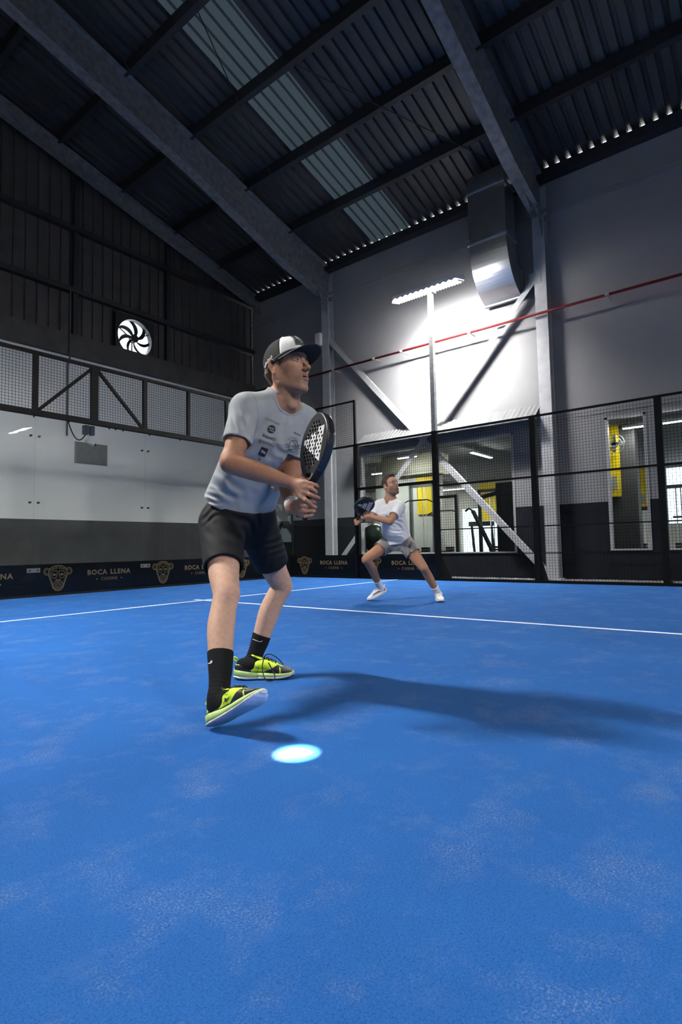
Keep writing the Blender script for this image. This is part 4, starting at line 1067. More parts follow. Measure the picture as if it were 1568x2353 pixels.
def decal(parent, targets, name, m, shapes, off=.0016):
    """shapes: list of (verts2d in photo px, faces); shot from the camera on to the surface and left there"""
    mb = MB(); trees = []
    for v, f in targets:
        if id(v) not in BVH: BVH[id(v)] = BVHTree.FromPolygons(v.tolist(), f.tolist())
        trees.append(BVH[id(v)])
    for vs2, fs in shapes:
        out = []; bad = set()
        for i, (x, y) in enumerate(vs2):
            d = CF+CR*(x-IW/2)/FPX-CU*(y-IH/2)/FPX; d = Vector(unit(d)); best = None
            for tr_ in trees:
                hit = tr_.ray_cast(Vector(CAMP), d)
                if hit[0] is not None and (best is None or hit[3] < best[3]): best = hit
            if best is None: bad.add(i); out.append((0, 0, 0)); continue
            nrm = best[1] if best[1].dot(d) < 0 else -best[1]
            out.append(best[0]+nrm*off-d*off*.6)
        mb.add(out, [f for f in fs if not any(i in bad for i in f)])
    if not mb.f: return None
    return mb.build(name, m, parent)
def px_text(s, c, U, Vv, size=1.0, spacing=1.0, off=0.0, shear=0.0):
    """text centred on pixel c; U,Vv = pixel vectors of one text unit right / up"""
    vs_, fs = text_mesh(s, size, spacing, 'CENTER', off, shear); c, U, Vv = map(np.array, (c, U, Vv))
    return [tuple(c+U*x+Vv*y) for x, y, z in vs_], fs
def px_stroke(pts, w, closed=False):
    mb = MB().stroke(pts, w, closed, V=(0, 1, 0)); return [(x, y) for x, y, z in mb.v], mb.f
def px_poly(pts): 
    n = len(pts); c = np.mean(np.array(pts, float), 0); K = 4; vs_ = [tuple(c)]; fs = []
    for k in range(1, K+1): vs_ += [tuple(c+(np.array(p_)-c)*k/K) for p_ in pts]
    for i in range(n): fs.append((0, 1+i, 1+(i+1) % n))
    for k in range(K-1):
        for i in range(n): fs.append((1+k*n+i, 1+(k+1)*n+i, 1+(k+1)*n+(i+1) % n, 1+k*n+(i+1) % n))
    return vs_, fs
def dense_edge(pts, n=5):
    out = []
    for i in range(len(pts)):
        a, b = np.array(pts[i], float), np.array(pts[(i+1) % len(pts)], float)
        out += [tuple(a+(b-a)*k/n) for k in range(n)]
    return out
def circ2(cx, cy, r, n=20, ry=None, a0=0, a1=2*PI):
    ry = ry or r; full = abs(a1-a0-2*PI) < 1e-6
    return [(cx+r*math.cos(a0+(a1-a0)*k/(n if full else n-1)), cy+ry*math.sin(a0+(a1-a0)*k/(n if full else n-1))) for k in range(n)]

# ------------------------------------------------------------------ racket
_o = np.array(bez([V3(a, b, 0) for a, b in ((-.165, .012), (-.145, .036), (-.11, .076), (-.06, .112), (-.02, .127), (.02, .130), (.06, .121), (.10, .096), (.127, .066), (.142, .038), (.149, .012), (.1505, 0))], 6)); YS_, WS_ = _o[:, 0], np.maximum(_o[:, 1], 0)
def racket(label, o, A, N, h, scale=1.0, cols=None):
    """o = butt of the handle, A = axis butt->tip, N = face normal (seen face)"""
    A = unit(A); N = unit(N-A*(N@A)); Wv = np.cross(A, N)           # width axis
    F = Frame(o, Wv, A, N, scale); s = scale                          # x across, y along, z normal
    t = thing('padel_racket', label, 'racket', tuple(F(0, .05, 0)))
    yc = .31
    def outline(q):
        x = np.abs(q[..., 0]); y = q[..., 1]-yc
        # rounded diamond head: half width along y
        a = np.interp(y, YS_, WS_); sl = np.interp(y, (YS_[:-1]+YS_[1:])/2, np.diff(WS_)/np.diff(YS_))
        return np.maximum((x-a)/np.sqrt(1+np.clip(sl, -2.5, 2.5)**2), np.abs(y-(-.008))-.158)
    lo = np.min([F(x, y, z) for x in (-.14, .14) for y in (0, .48) for z in (-.03, .03)], 0); hi = np.max([F(x, y, z) for x in (-.14, .14) for y in (0, .48) for z in (-.03, .03)], 0)
    def body(P_):
        q = ((P_-F.o)@F.R)/s; d2 = outline(q); dz = np.abs(q[..., 2])-.019
        # rounded box extrusion
        rr = .006; a, b = d2+rr, dz+rr
        return (np.minimum(np.maximum(a, b), 0)+np.sqrt(np.maximum(a, 0)**2+np.maximum(b, 0)**2)-rr)*s
    holes = []
    for j in range(-6, 8):
        for i in range(-5, 6):
            hx_ = (i+(.5 if j % 2 else 0))*.026; hy = yc+.005+j*.0165
            if (hx_/.088)**2+((hy-yc-.010)/.105)**2 < 1: holes.append((hx_, hy))
    S = Sdf(); S.op('U', body, lo, hi, .004)
    def hole_fn(P_):
        q = ((P_-F.o)@F.R)/s; d = np.full(q.shape[:-1], 1.0)
        for hx_, hy in holes: d = np.minimum(d, np.hypot(q[..., 0]-hx_, q[..., 1]-hy)-.0062)
        return d*s
    S.op('S', hole_fn, lo, hi, .0012)
    tri = lambda P_: (lambda q: np.maximum.reduce([np.abs(q[..., 0])-.010-.42*np.clip(q[..., 1]-.150, 0, 1), .160-q[..., 1], q[..., 1]-.192, np.abs(q[..., 2])-.03]))(((P_-F.o)@F.R)/s)*s
    S.op('S', tri, lo, hi, .002)
    sdf_part(S, 'blade', h, cols['face'], t)
    # rim band: slightly proud on the edge
    rm = Sdf(); rm.op('U', lambda P_: body(P_)-.0012*s, lo, hi, .002)
    rm.op('I', lambda P_: (lambda q: np.maximum(-outline(q)-.0045, np.abs(q[..., 2])-.0125))(((P_-F.o)@F.R)/s)*s, V3(-99, -99, -99), V3(99, 99, 99), .001)
    rm.op('I', lambda P_: (lambda q: .20-q[..., 1])(((P_-F.o)@F.R)/s)*s, V3(-99, -99, -99), V3(99, 99, 99), .001)
    sdf_part(rm, 'rim', h, cols['rim'], t)
    # handle, butt cap
    hd = Sdf(); hd.seg(F(0, .006, 0), F(0, .150, 0), .0165*s, .0150*s, .004, flat=(F.R[:, 2], .88)); sdf_part(hd, 'grip', h, cols['grip'], t)
    g = MB()
    for k in range(9):
        y = .010+k*.015; g.tube([F(.0170*math.cos(a_), y+.012*a_/(2*PI), .0152*math.sin(a_)) for a_ in np.linspace(0, 2*PI, 15)], .0011*s, 5)
    g.build('grip_wrap', cols['grip'], t)
    # bold three bar mark: raster strips with the holes left open
    mk = MB(); cell = .0014
    bars = [((-.094, -.042), .010, .033), ((-.032, .022), -.018, .056), ((.032, .088), -.048, .080)]
    for (xa, xb), yb, yt in bars:
        nx = int((xb-xa)/cell); ny = int((yt-yb+.04)/cell)
        for i in range(nx):
            x = xa+i*cell; ybot = yb-.40*(x-xa); ytop = yt+.10*(x-xa)
            run = None; y = ybot
            while y < ytop:
                xc, ym = x+cell/2, yc+y+cell/2
                free = all((xc-a)**2+(ym-b)**2 > .0066**2 for a, b in holes)
                if free and run is None: run = y
                if (not free or y+cell >= ytop) and run is not None:
                    e = y if not free else ytop
                    mk.add([F(x, yc+run, .01935), F(x+cell, yc+run, .01935), F(x+cell, yc+e, .01935), F(x, yc+e, .01935)], [(0, 1, 2, 3)]); run = None
                y += cell
    mk.build('bar_emblem', cols['mark'], t)
    tv = MB().stroke([(-.050, yc-.118), (-.030, yc-.140), (.0, yc-.148), (.030, yc-.140), (.046, yc-.120)], .010, False, F.o+F.R[:, 2]*.0195*s, F.R[:, 0]*s, F.R[:, 1]*s); tv.build('throat_mark', cols['mark2'], t)
    return t, F

# ------------------------------------------------------------------ generic figure
def limb(S, pts, rs, k=.02): S.chain([np.array(p) for p in pts], rs, k)
def figure(J, o):
    """J: joints (world), o: options. returns body Sdf and helper frames"""
    hipC = (J['RH']+J['LH'])/2; shC = (J['RS']+J['LS'])/2; w = shC-hipC; L = np.linalg.norm(w); w = w/L
    s0 = J['LH']-J['RH']; s0 = unit(s0-w*(s0@w)); s1 = J['LS']-J['RS']; s1 = unit(s1-w*(s1@w))
    f0, f1 = np.cross(s0, w), np.cross(s1, w)
    return dict(hipC=hipC, shC=shC, w=w, L=L, s0=s0, s1=s1, f0=f0, f1=f1)
def lerp(a, b, t): return a+(b-a)*t
def leg(S, H, K, A, q, front, sc=1.0):
    """thigh, knee, calf with a bulge at the back"""
    d1, d2 = unit(K-H), unit(A-K); bk = -unit(front-d2*(front@d2)); fr = -bk
    S.tube([H, lerp(H, K, .4), lerp(H, K, .75), K+fr*.006*sc, lerp(K, A, .14)+bk*.004*sc, lerp(K, A, .34)+bk*.012*sc, lerp(K, A, .58)+bk*.007*sc, lerp(K, A, .82), A],
           [.088*q, .082*q, .069*q, .0585*q, .0535*q, .0555*q, .0490*q, .0410*q, .0385*q], .02*sc)
    S.ell(K+fr*.036*sc, V3(.022, .022, .028)*q*sc, None, .03*sc)
    S.seg(lerp(K, A, .12)+fr*.030*sc, lerp(K, A, .75)+fr*.020*sc, .018*q, .014*q, .03*sc)
def arm(S, Sh, E_, W_, q, sc=1.0):
    S.tube([Sh, lerp(Sh, E_, .4), lerp(Sh, E_, .8), E_], [.058*q, .053*q, .046*q, .041*q], .02*sc)
    S.tube([E_, lerp(E_, W_, .22), lerp(E_, W_, .6), lerp(E_, W_, .9), W_], [.041*q, .046*q, .038*q, .029*q, .028*q], .025*sc)
def finger(S, pts, r0=.0095, r1=.0072, k=.004, k0=.012, sc=1.0):
    n = len(pts); S.chain(pts, [(r0+(r1-r0)*i/(n-1))*sc for i in range(n)], k*sc, k0*sc)

# ================================================================== PLAYER 1 (grey shirt, cap)
LAT = unit(V3(CR[0], CR[1], 0)); DEP = unit(V3(CF[0], CF[1], 0)); UPW = V3(0, 0, 1)
heelR = P(490, 1668, 2.20); toeR = P(617, 1595, 2.08); fwR = unit(toeR-heelR); upR = unit(UPW-fwR*(UPW@fwR)); latR = np.cross(upR, fwR)
rl = math.radians(17); upR2 = upR*math.cos(rl)+np.cross(fwR, upR)*math.sin(rl)*(1 if np.cross(fwR, upR)@DEP > 0 else -1); lfR = np.cross(upR2, fwR)
FR = Frame(heelR, fwR, lfR, upR2, .96)
low = min(FR(x, y, -.002)[2] for x in (0, .02, .04) for y in (-.04, .04)); FR.o = FR.o-UPW*(low+.006)
J1 = dict(RA=FR(.060, 0, .100), RK=P(517, 1366, 2.49), RH=P(510, 1205, 2.80), LA=P(580, 1522, 3.075), LK=P(645, 1345, 3.15), LH=P(588, 1202, 2.95),
          RS=P(566, 940, 2.53), LS=P(700, 968, 2.79), RE=P(531, 1064, 2.40), RW=P(672, 1110, 2.385), LE=P(664, 1118, 2.74), LW=P(672, 1166, 2.475))
g1 = figure(J1, None)
def head_frame(px, D, theta, pitch, roll, sc, flip=1):
    """theta: turn from image right towards the camera (deg)"""
    a = math.radians(theta); fw = LAT*math.cos(a)*flip-DEP*math.sin(a); lf = np.cross(UPW, fw); p_ = math.radians(pitch)
    f2 = fw*math.cos(p_)+UPW*math.sin(p_); u2 = -fw*math.sin(p_)+UPW*math.cos(p_); r_ = math.radians(roll)
    l3 = lf*math.cos(r_)+u2*math.sin(r_); u3 = np.cross(f2, l3)
    return Frame(P(*px, D), f2, l3, u3, sc)
F1 = head_frame((661, 845), 2.63, 37, 7, 0, 1.06)
person1 = thing('person', 'padel player in grey shirt, cap and black shorts gripping a racket', 'person', tuple(lerp(J1['RA'], J1['LA'], .5)*V3(1, 1, 0)))
SK_ARM, SK_LEG, SK_FACE = V3(.37, .178, .105), V3(.52, .315, .225), V3(.43, .235, .150)
B1 = Sdf()
head_sdf(B1, F1)
NB = P(652, 920, 2.66)
B1.seg(F1(-.028, 0, -.035), NB, .057, .064, .03); B1.seg(F1(.012, 0, -.10), lerp(NB, g1['shC'], .2)+g1['f1']*.045, .040, .042, .03)
for y in (-1, 1): B1.seg(F1(-.022, y*.060, -.055), P(672, 932, 2.60)+g1['s1']*.01*y, .017, .015, .02)
# torso
ts = [-.16, -.05, .1, .3, .5, .7, .85, 1.0, 1.07, 1.14]
fn, lo_, hi_ = loft(g1['hipC'], g1['w'], g1['L'], g1['s0'], g1['s1'], ts, [.15, .168, .168, .155, .158, .168, .172, .160, .115, .06], [.105, .118, .115, .108, .112, .120, .116, .09, .07, .055], [-.03, -.035, -.04, -.04, -.03, -.01, -.005, -.015, -.02, -.02])
B1.op('U', fn, lo_, hi_, .03)
for k_ in 'RL': B1.seg(J1[k_+'S'], NB, .055, .05, .04)
for k_, fr in (('R', lerp(g1['f0'], LAT, .5)), ('L', lerp(g1['f0'], LAT, .6))): leg(B1, J1[k_+'H'], J1[k_+'K'], J1[k_+'A'], 1.0, fr)
arm(B1, J1['RS'], J1['RE'], J1['RW'], 1.0); arm(B1, J1['LS'], J1['LE'], J1['LW'], 1.0)
B1.seg(lerp(J1['RS'], J1['RE'], .93)-unit(J1['RW']-J1['RE'])*.018, J1['RE']-unit(J1['RW']-J1['RE'])*.012, .030, .028, .02)
# right hand over the upper grip
RMC = [P(700, 1109, 2.335), P(702, 1120, 2.328), P(699, 1132, 2.328), P(692, 1142, 2.333)]
for i, m_ in enumerate(RMC): B1.seg(lerp(J1['RW'], m_, .05), m_, .019, .0125, .012)
B1.seg(P(684, 1118, 2.36), P(692, 1132, 2.355), .017, .014, .015)
for pts in ([RMC[0], P(715, 1111, 2.322), P(726, 1115, 2.332), P(730, 1118, 2.352)], [RMC[1], P(717, 1123, 2.315), P(725, 1129, 2.328), P(727, 1131, 2.348)],
            [RMC[2], P(714, 1137, 2.308), P(725, 1141, 2.313), P(733, 1144, 2.322)], [RMC[3], P(704, 1150, 2.305), P(713, 1157, 2.308), P(719, 1163, 2.313)]): finger(B1, pts)
finger(B1, [P(683, 1111, 2.365), P(694, 1102, 2.378), P(706, 1102, 2.388), P(715, 1106, 2.398)], .0125, .009)
# left fist round the lower grip
LMC = [P(690, 1151, 2.365), P(688, 1161, 2.358), P(687, 1171, 2.358), P(688, 1181, 2.365)]
for m_ in LMC: B1.seg(J1['LW'], m_, .021, .0125, .014)
for pts in ([LMC[0], P(704, 1151, 2.325), P(718, 1152, 2.325), P(725, 1155, 2.350)], [LMC[1], P(703, 1163, 2.315), P(719, 1163, 2.320), P(726, 1165, 2.348)],
            [LMC[2], P(702, 1175, 2.315), P(716, 1174, 2.320), P(723, 1174, 2.350)], [LMC[3], P(700, 1186, 2.325), P(712, 1184, 2.330), P(718, 1182, 2.355)]): finger(B1, pts)
finger(B1, [P(682, 1157, 2.42), P(694, 1147, 2.415), P(712, 1145, 2.405)], .0125, .009)
def col1(v):
    c = np.tile(SK_LEG, (len(v), 1)); z = v[:, 2]
    up = np.clip((z-.72)/.1, 0, 1)[:, None]; c = c*(1-up)+SK_ARM*up
    q = F1.inv(v); hd = np.clip((.20-np.linalg.norm(q-V3(0, 0, -.03), axis=1))/.05, 0, 1)[:, None]; c = c*(1-hd)+SK_FACE*hd
    kn = np.zeros(len(v))
    for k_ in 'RL': kn = np.maximum(kn, np.exp(-(np.linalg.norm(v-J1[k_+'K'], axis=1)/.07)**2))
    c = c*(1-.3*kn[:, None])+V3(.50, .255, .18)*.3*kn[:, None]
    hn = np.zeros(len(v))
    for m_ in RMC+LMC: hn = np.maximum(hn, np.exp(-(np.linalg.norm(v-m_, axis=1)/.05)**2))
    c = c*(1-.45*hn[:, None])+V3(.50, .285, .215)*.45*hn[:, None]
    return head_color(v, F1, c, SK_FACE, dict(stubble=.55, stub=(.22, .125, .088), brow=(.06, .035, .025), gaze=.003))
body1 = sdf_part(B1, 'body', .0031, SKIN, person1, col1)

# shirt
SHIRT = mat('shirt_grey', (.315, .335, .350), .85, var=.05, scale=25, bump=.10, bscale=900, spec=.2)
ts = [.02, .1, .3, .5, .7, .85, 1.0, 1.07, 1.14, 1.19]
T1 = Sdf(); fn, lo_, hi_ = loft(g1['hipC'], g1['w'], g1['L'], g1['s0'], g1['s1'], ts, [.198, .196, .186, .184, .190, .192, .172, .128, .080, .060], [.150, .148, .140, .136, .140, .134, .104, .085, .072, .06], [-.045, -.045, -.042, -.030, -.012, -.004, -.012, -.018, -.02, -.02])
T1.op('U', fn, lo_, hi_, .03)
for k_ in 'RL':
    a, b = J1[k_+'S'], J1[k_+'E']; T1.seg(lerp(a, NB, .35), a, .062, .067, .05); T1.seg(a, lerp(a, b, .72), .070, .064, .035)
T1.seg(lerp(J1['RS'], NB, .15)-UPW*.01, lerp(J1['RS'], NB, .75)-UPW*.01, .055, .05, .04)
hem = g1['hipC']+g1['w']*(.165*g1['L']); hn_ = -g1['w']+g1['f0']*.03
T1.half(hem, hn_)
def sleeve_cut(S, a, b, t_): 
    c = lerp(a, b, t_); d = unit(b-a); hd_ = S
    def fn2(P_):
        q = P_-c; x = q@d; v = q-x[..., None]*d; r = np.sqrt((v*v).sum(-1)); return np.maximum(np.maximum(-x, r-.098), x-.16)
    S.op('S', fn2, c-.2, c+.2, .003)
    S.seg(lerp(a, b, t_-.18), lerp(a, b, t_+.1), .046, .058, .008, 'S')
sleeve_cut(T1, J1['RS'], J1['RE'], .63); sleeve_cut(T1, J1['LS'], J1['LE'], .60)
T1.seg(F1(-.02, 0, -.06), NB+g1['f1']*.006-g1['s1']*.006, .074, .076, .006, 'S'); T1.ell(NB+g1['f1']*.040-g1['s1']*.008+UPW*.016, V3(.074, .088, .040), np.stack([g1['f1'], g1['s1'], g1['w']], 1)@np.array(Matrix.Rotation(math.radians(24), 3, 'Y')), .008, 'S')
W1 = [(P(548, 965, 2.42), LAT*.95+UPW*.2, .034, .0034, .06), (P(585, 1005, 2.46), LAT*.8-UPW*.5, .055, .0038, .08), (P(600, 1090, 2.56), LAT*.75-UPW*.6, .080, .0060, .10),
      (P(505, 1120, 2.66), UPW*.85+LAT*.55, .050, .0065, .07), (P(475, 1145, 2.70), UPW*.95+LAT*.2, .028, .0050, .05), (P(545, 1145, 2.60), UPW*.7+LAT*.7, .060, .0050, .07), (P(610, 1150, 2.62), LAT*.9+UPW*.4, .070, .0060, .08),
      (P(662, 1050, 2.58), LAT*.9+UPW*.4, .050, .0055, .07), (P(645, 1105, 2.58), LAT*.85+UPW*.5, .055, .0060, .08), (P(660, 965, 2.60), LAT, .045, .0024, .05), (P(640, 990, 2.52), LAT*.95+UPW*.1, .050, .0026, .07), (P(500, 1060, 2.60), LAT*.8+UPW*.6, .045, .0050, .06)]
NCUT = [o_[1] for o_ in T1.ops[-2:]]
wrinkles(T1, W1, lo_-.1, hi_+.1)
shirt1 = sdf_part(T1, 'shirt', .0034, SHIRT, person1)
# collar band: shirt surface slightly proud along the neck opening
CL1 = Sdf(); CL1.ops = [o_ for o_ in T1.ops if o_[0] != 'D']; CL1.op('D', lambda P_: np.full(P_.shape[:-1], -.0022), V3(-99, -99, -99), V3(99, 99, 99), .0)
CL1.op('I', lambda P_: np.minimum(NCUT[0](P_), NCUT[1](P_))-.013, V3(-99, -99, -99), V3(99, 99, 99), .002)
CL1.op('I', lambda P_: np.linalg.norm(P_-NB, axis=-1)-.16, V3(-99, -99, -99), V3(99, 99, 99), .002)
CL1.seg(F1(-.02, 0, -.06), NB+g1['f1']*.004, .071, .072, .002, 'S'); sdf_part(CL1, 'collar', .0034, mat('collar_grey', (.30, .32, .338), .9, bump=.2, bscale=900), person1)
# shorts
SHORT = mat('shorts_black', (.0085, .009, .011), .75, var=.15, scale=30, bump=.12, bscale=500, spec=.2)
def shorts(J, g, t_end, r0, r1, m, parent, h, extra=(), top=.20, a_=.185, b_=.135, sc=1.0):
    S = Sdf(); fn, lo2, hi2 = loft(g['hipC'], g['w'], g['L'], g['s0'], g['s0'], [-.17, -.05, .1, top], [a_*.84, a_, a_*.98, a_*.92], [b_*.85, b_, b_*.96, b_*.90], [-.02, -.022, -.014, -.008])
    S.op('U', fn, lo2, hi2, .04)
    for k_ in 'RL':
        H, K = J[k_+'H'], J[k_+'K']; S.seg(lerp(H, K, -.02), lerp(H, K, t_end), r0, r1, .035)
    for k_ in 'RL':
        H, K = J[k_+'H'], J[k_+'K']; c = lerp(H, K, t_end); d = unit(K-H)
        def fn2(P_, c=c, d=d):
            q = P_-c; x = q@d; v = q-x[..., None]*d; r = np.sqrt((v*v).sum(-1)); return np.maximum(np.maximum(-x, r-r1*1.35), x-.2)
        S.op('S', fn2, c-.25, c+.25, .003)
        S.seg(lerp(H, K, t_end-.07), lerp(H, K, t_end+.1), r1*.85, r1*.90, .006, 'S')
    wrinkles(S, extra, lo2-.3, hi2+.3)
    return sdf_part(S, 'shorts', h, m, parent)
shorts1 = shorts(J1, g1, .64, .112, .094, SHORT, person1, .0040, [(P(480, 1185, 2.70), UPW*.9-LAT*.3, .040, .0035, .05), (P(500, 1225, 2.68), UPW*.8+LAT*.5, .055, .0028, .07), (P(525, 1262, 2.55), UPW+LAT*.3, .060, .0020, .08),
          (P(640, 1260, 2.95), UPW*.8-LAT*.5, .040, .004, .10), (P(580, 1210, 2.75), LAT*.6+UPW*.6, .05, .004, .09)])
# socks and shoes
SOCK = mat('sock_black', (.010, .011, .012), .9, bump=.4, bscale=500, spec=.15)
SHOEC = dict(upper=mat('shoe_lime', (.56, .78, .03), .6, var=.06, scale=60, bump=.2, bscale=700), mid=mat('midsole_lime', (.50, .70, .22), .6, var=.10, scale=18), out=mat('outsole_white', (.50, .53, .60), .7, bump=.25, bscale=320),
             over=mat('shoe_black', (.018, .018, .020), .5, bump=.1, bscale=400), lace=mat('lace_black', (.008, .008, .008), .8), tongue=MATS['shoe_lime'])
heelL = P(543, 1561, 3.04); heelL[2] = .002; toeL = P(676, 1560, 3.04); toeL[2] = .002; fwL = unit(toeL-heelL); FL_ = Frame(heelL, fwL, np.cross(UPW, fwL), UPW, 1.02)
def sock(H, A, K, F, t_top, q, front, h, m, parent, sc=1.0, folds=True, grow=.004):
    S = Sdf(); leg(S, H, K, A, q, front); top = lerp(A, K, t_top); ank = F(.062, 0, .100)
    S.seg(A, F(.075, 0, .070), .038*q, .034*q, .02*sc); S.seg(F(.06, 0, .07), F(.17, 0, .06), .034*q, .024*q, .02*sc); S.seg(F(.03, 0, .075), F(.04, 0, .04), .026*q, .028*q, .02*sc)
    S.op('D', lambda P_: np.full(P_.shape[:-1], -grow), V3(-99, -99, -99), V3(99, 99, 99), 0.0); d = unit(K-A)
    S.half(top, d)
    if folds: wrinkles(S, [(lerp(top, ank, .78), d, .017*sc, .0016*sc, .05*sc)], ank-.2, ank+.2)
    return sdf_part(S, 'sock', h, m, parent)
sk1 = sock(J1['RH'], J1['RA'], J1['RK'], FR, .42, 1.0, lerp(g1['f0'], LAT, .5), .0036, SOCK, person1); sk2 = sock(J1['LH'], J1['LA'], J1['LK'], FL_, .35, 1.0, lerp(g1['f0'], LAT, .6), .0036, SOCK, person1)
shR, upR_o = shoe(person1, FR, -1, SHOEC, .0026, .058, label='lime and black shoe with the toe raised'); shL, upL_o = shoe(person1, FL_, -1, SHOEC, .0028, laces_loose=True, label='lime and black shoe flat on the turf with loose laces')
for pts in ([(607, 1512, 2.99), (612, 1504, 2.97), (625, 1504, 2.96), (641, 1515, 2.96), (651, 1527, 2.965)], [(607, 1513, 2.985), (603, 1530, 2.965), (606, 1552, 2.945), (613, 1564, 2.93), (626, 1564, 2.93), (632, 1556, 2.945), (629, 1545, 2.97), (617, 1522, 2.985)]):
    MB().tube(bez([P(*q) for q in pts]), .0030, 6).build('lace', SHOEC['lace'], shL, True)
# wrist band and strap
WB = Sdf(); wa = lerp(J1['LE'], J1['LW'], .78); wb_ = lerp(J1['LE'], J1['LW'], 1.0); WB.seg(wa, wb_, .0345, .0335, .004); WB.half(wb_, wb_-wa); WB.half(wa, wa-wb_)
sdf_part(WB, 'wrist_band', .0026, mat('band_white', (.68, .69, .70), .9, bump=.4, bscale=500), person1)
# ---- cap
def cap(parent, F):
    cx, cz, rx, ry, rz = -.010, .034, .1075, .0870, .1010
    CW = mat('cap_white', (.72, .73, .73), .8, bump=.15, bscale=500); CB = mat('cap_black', (.012, .012, .013), .8); CM = mat('cap_mesh', (.035, .034, .033), .9, bump=.9, bscale=450)
    t = bpy.data.objects.new('cap', None); col.objects.link(t); adopt_empty(t, parent, F.o); t['label'] = 'black mesh cap with a white front panel'
    def rim(ph): return .003+.37*(cx+rx*math.cos(ph))
    def pt(ph, v, gr=0.0):
        e0 = math.asin(max(-1, min(1, (rim(ph)-cz)/rz))); e = e0+(PI/2-e0)*v
        fb = max(0, math.cos(ph))**1.2*.010*math.sin(PI*min(1, v*1.15))
        return F(cx+(rx+gr+fb*.7)*math.cos(e)*math.cos(ph), (ry+gr)*math.cos(e)*math.sin(ph), cz+(rz+gr+fb)*math.sin(e))
    def panel(name, p0, p1, m, v0=0.0, v1=1.0, gr=0.0, n=24, k=14):
        vs_, fs = [], []
        for g_ in (gr, gr-.0022):
            for j in range(k+1):
                for i in range(n+1): vs_.append(pt(p0+(p1-p0)*i/n, v0+(v1-v0)*j/k, g_))
        N_ = (n+1)*(k+1); w_ = n+1
        for j in range(k):
            for i in range(n):
                a = j*w_+i; fs.append((a, a+1, a+w_+1, a+w_)); fs.append((N_+a, N_+a+w_, N_+a+w_+1, N_+a+1))
        for i in range(n): fs += [(i, N_+i, N_+i+1, i+1), (k*w_+i, k*w_+i+1, N_+k*w_+i+1, N_+k*w_+i)]
        for j in range(k): fs += [(j*w_, (j+1)*w_, N_+(j+1)*w_, N_+j*w_), (j*w_+n, N_+j*w_+n, N_+(j+1)*w_+n, (j+1)*w_+n)]
        return MB().add(vs_, fs).build(name, m, t, True)
    fa = math.radians(66)
    panel('front_panel', -fa, fa, CW, 0, 1, .0008); panel('mesh_panel', fa, PI, CM); panel('mesh_panel', PI, 2*PI-fa, CM)
    panel('band', -PI, PI, CB, -.02, .09, .0012, 64, 3)
    # visor
    vs_, fs = [], []; n, k = 30, 12; am = math.radians(72)
    for g_ in (0, -.003):
        for j in range(k+1):
            s_ = j/k
            for i in range(n+1):
                ph = -am+2*am*i/n; b0 = np.array([cx+rx*math.cos(ph), ry*math.sin(ph)]); u_ = i/n*2-1
                ext = .082*math.sqrt(max(0, 1-abs(u_)**2.6))
                x = b0[0]+ext*s_*1.0; y = b0[1]*(1+.10*s_*(1-abs(u_)**4)); z = rim(ph)+.002+ext*s_*.20-.30*(y*y)*s_*2.2-ext*s_*s_*.16+g_
                vs_.append(F(x, y, z))
    N_ = (n+1)*(k+1); w_ = n+1
    for j in range(k):
        for i in range(n):
            a = j*w_+i; fs.append((a, a+w_, a+w_+1, a+1)); fs.append((N_+a, N_+a+1, N_+a+w_+1, N_+a+w_))
    for i in range(n): fs += [(k*w_+i, N_+k*w_+i, N_+k*w_+i+1, k*w_+i+1)]
    MB().add(vs_, fs).build('visor', CB, t, True)
    # front badge with ring mark, side lettering
    def patch(name, p0, p1, v0, v1, m, gr): return panel(name, p0, p1, m, v0, v1, gr, 10, 8)
    patch('badge', -math.radians(24), math.radians(24), .18, .66, mat('badge_grey', (.05, .052, .055), .7), .0032)
    mb = MB(); ringp = [pt(math.radians(11*math.cos(a)), .42+.16*math.sin(a), .0062) for a in np.linspace(0, 2*PI, 25)]; mb.tube(ringp, .0011, 5)
    for dv in (-.05, .0, .05): mb.tube([pt(math.radians(x_), .42+dv, .0062) for x_ in (-7, -2, 3, 8)], .0009, 5)
    mb.build('ring_mark', CW, t)
    mb = MB()
    for k_ in range(9):
        p_ = math.radians(-88-4.2*k_); mb.bar(pt(p_, .135, .0022), pt(p_-math.radians(2.0), .175 if k_ % 3 else .195, .0022), .0052, .0014, up=tuple(F.R@V3(0, 1, 0)))
    mb.build('side_lettering', CW, t)
    MB().sphere(tuple(F(cx, 0, cz+rz+.010)), .006, 10, 6).build('button', CW, t, True)
    return t
cap(person1, F1)
# hair under the cap
HAIR1 = mat('hair_brown', (.11, .065, .038), .7, var=.4, scale=90, stretch=(1, 1, .2))
Hh1 = Sdf(); Hh1.ell(F1(-.012, 0, .030), V3(.104, .0805, .092)*F1.s, F1.R, .01); Hh1.seg(F1(-.085, 0, -.020), F1(-.070, 0, -.070), .030*F1.s, .016*F1.s, .03)
for y in (-1, 1): Hh1.seg(F1(-.070, y*.040, -.02), F1(-.060, y*.036, -.065), .026*F1.s, .016*F1.s, .02)
Hh1.op('I', lambda P_: (lambda q: np.maximum(np.maximum(q[..., 2]-.030, q[..., 0]-.040+.9*np.maximum(0, .012-q[..., 2])), np.where(np.abs(q[..., 1]) > .055, -.028-q[..., 2]-np.clip(-.03-q[..., 0], 0, .06)*1.2, -1)))(F1.inv(P_))*F1.s, V3(-99, -99, -99), V3(99, 99, 99), .004)
for y in (-1, 1): Hh1.ell(F1(-.010, y*.082, -.012), V3(.030, .02, .036)*F1.s, F1.R, .004, 'S')
wrinkles(Hh1, [(F1(-.08, 0, -.03), F1.R@V3(0, 1, .3), .008, .0015, .1)], F1.o-.2, F1.o+.2)
sdf_part(Hh1, 'hair', .0026, HAIR1, person1)
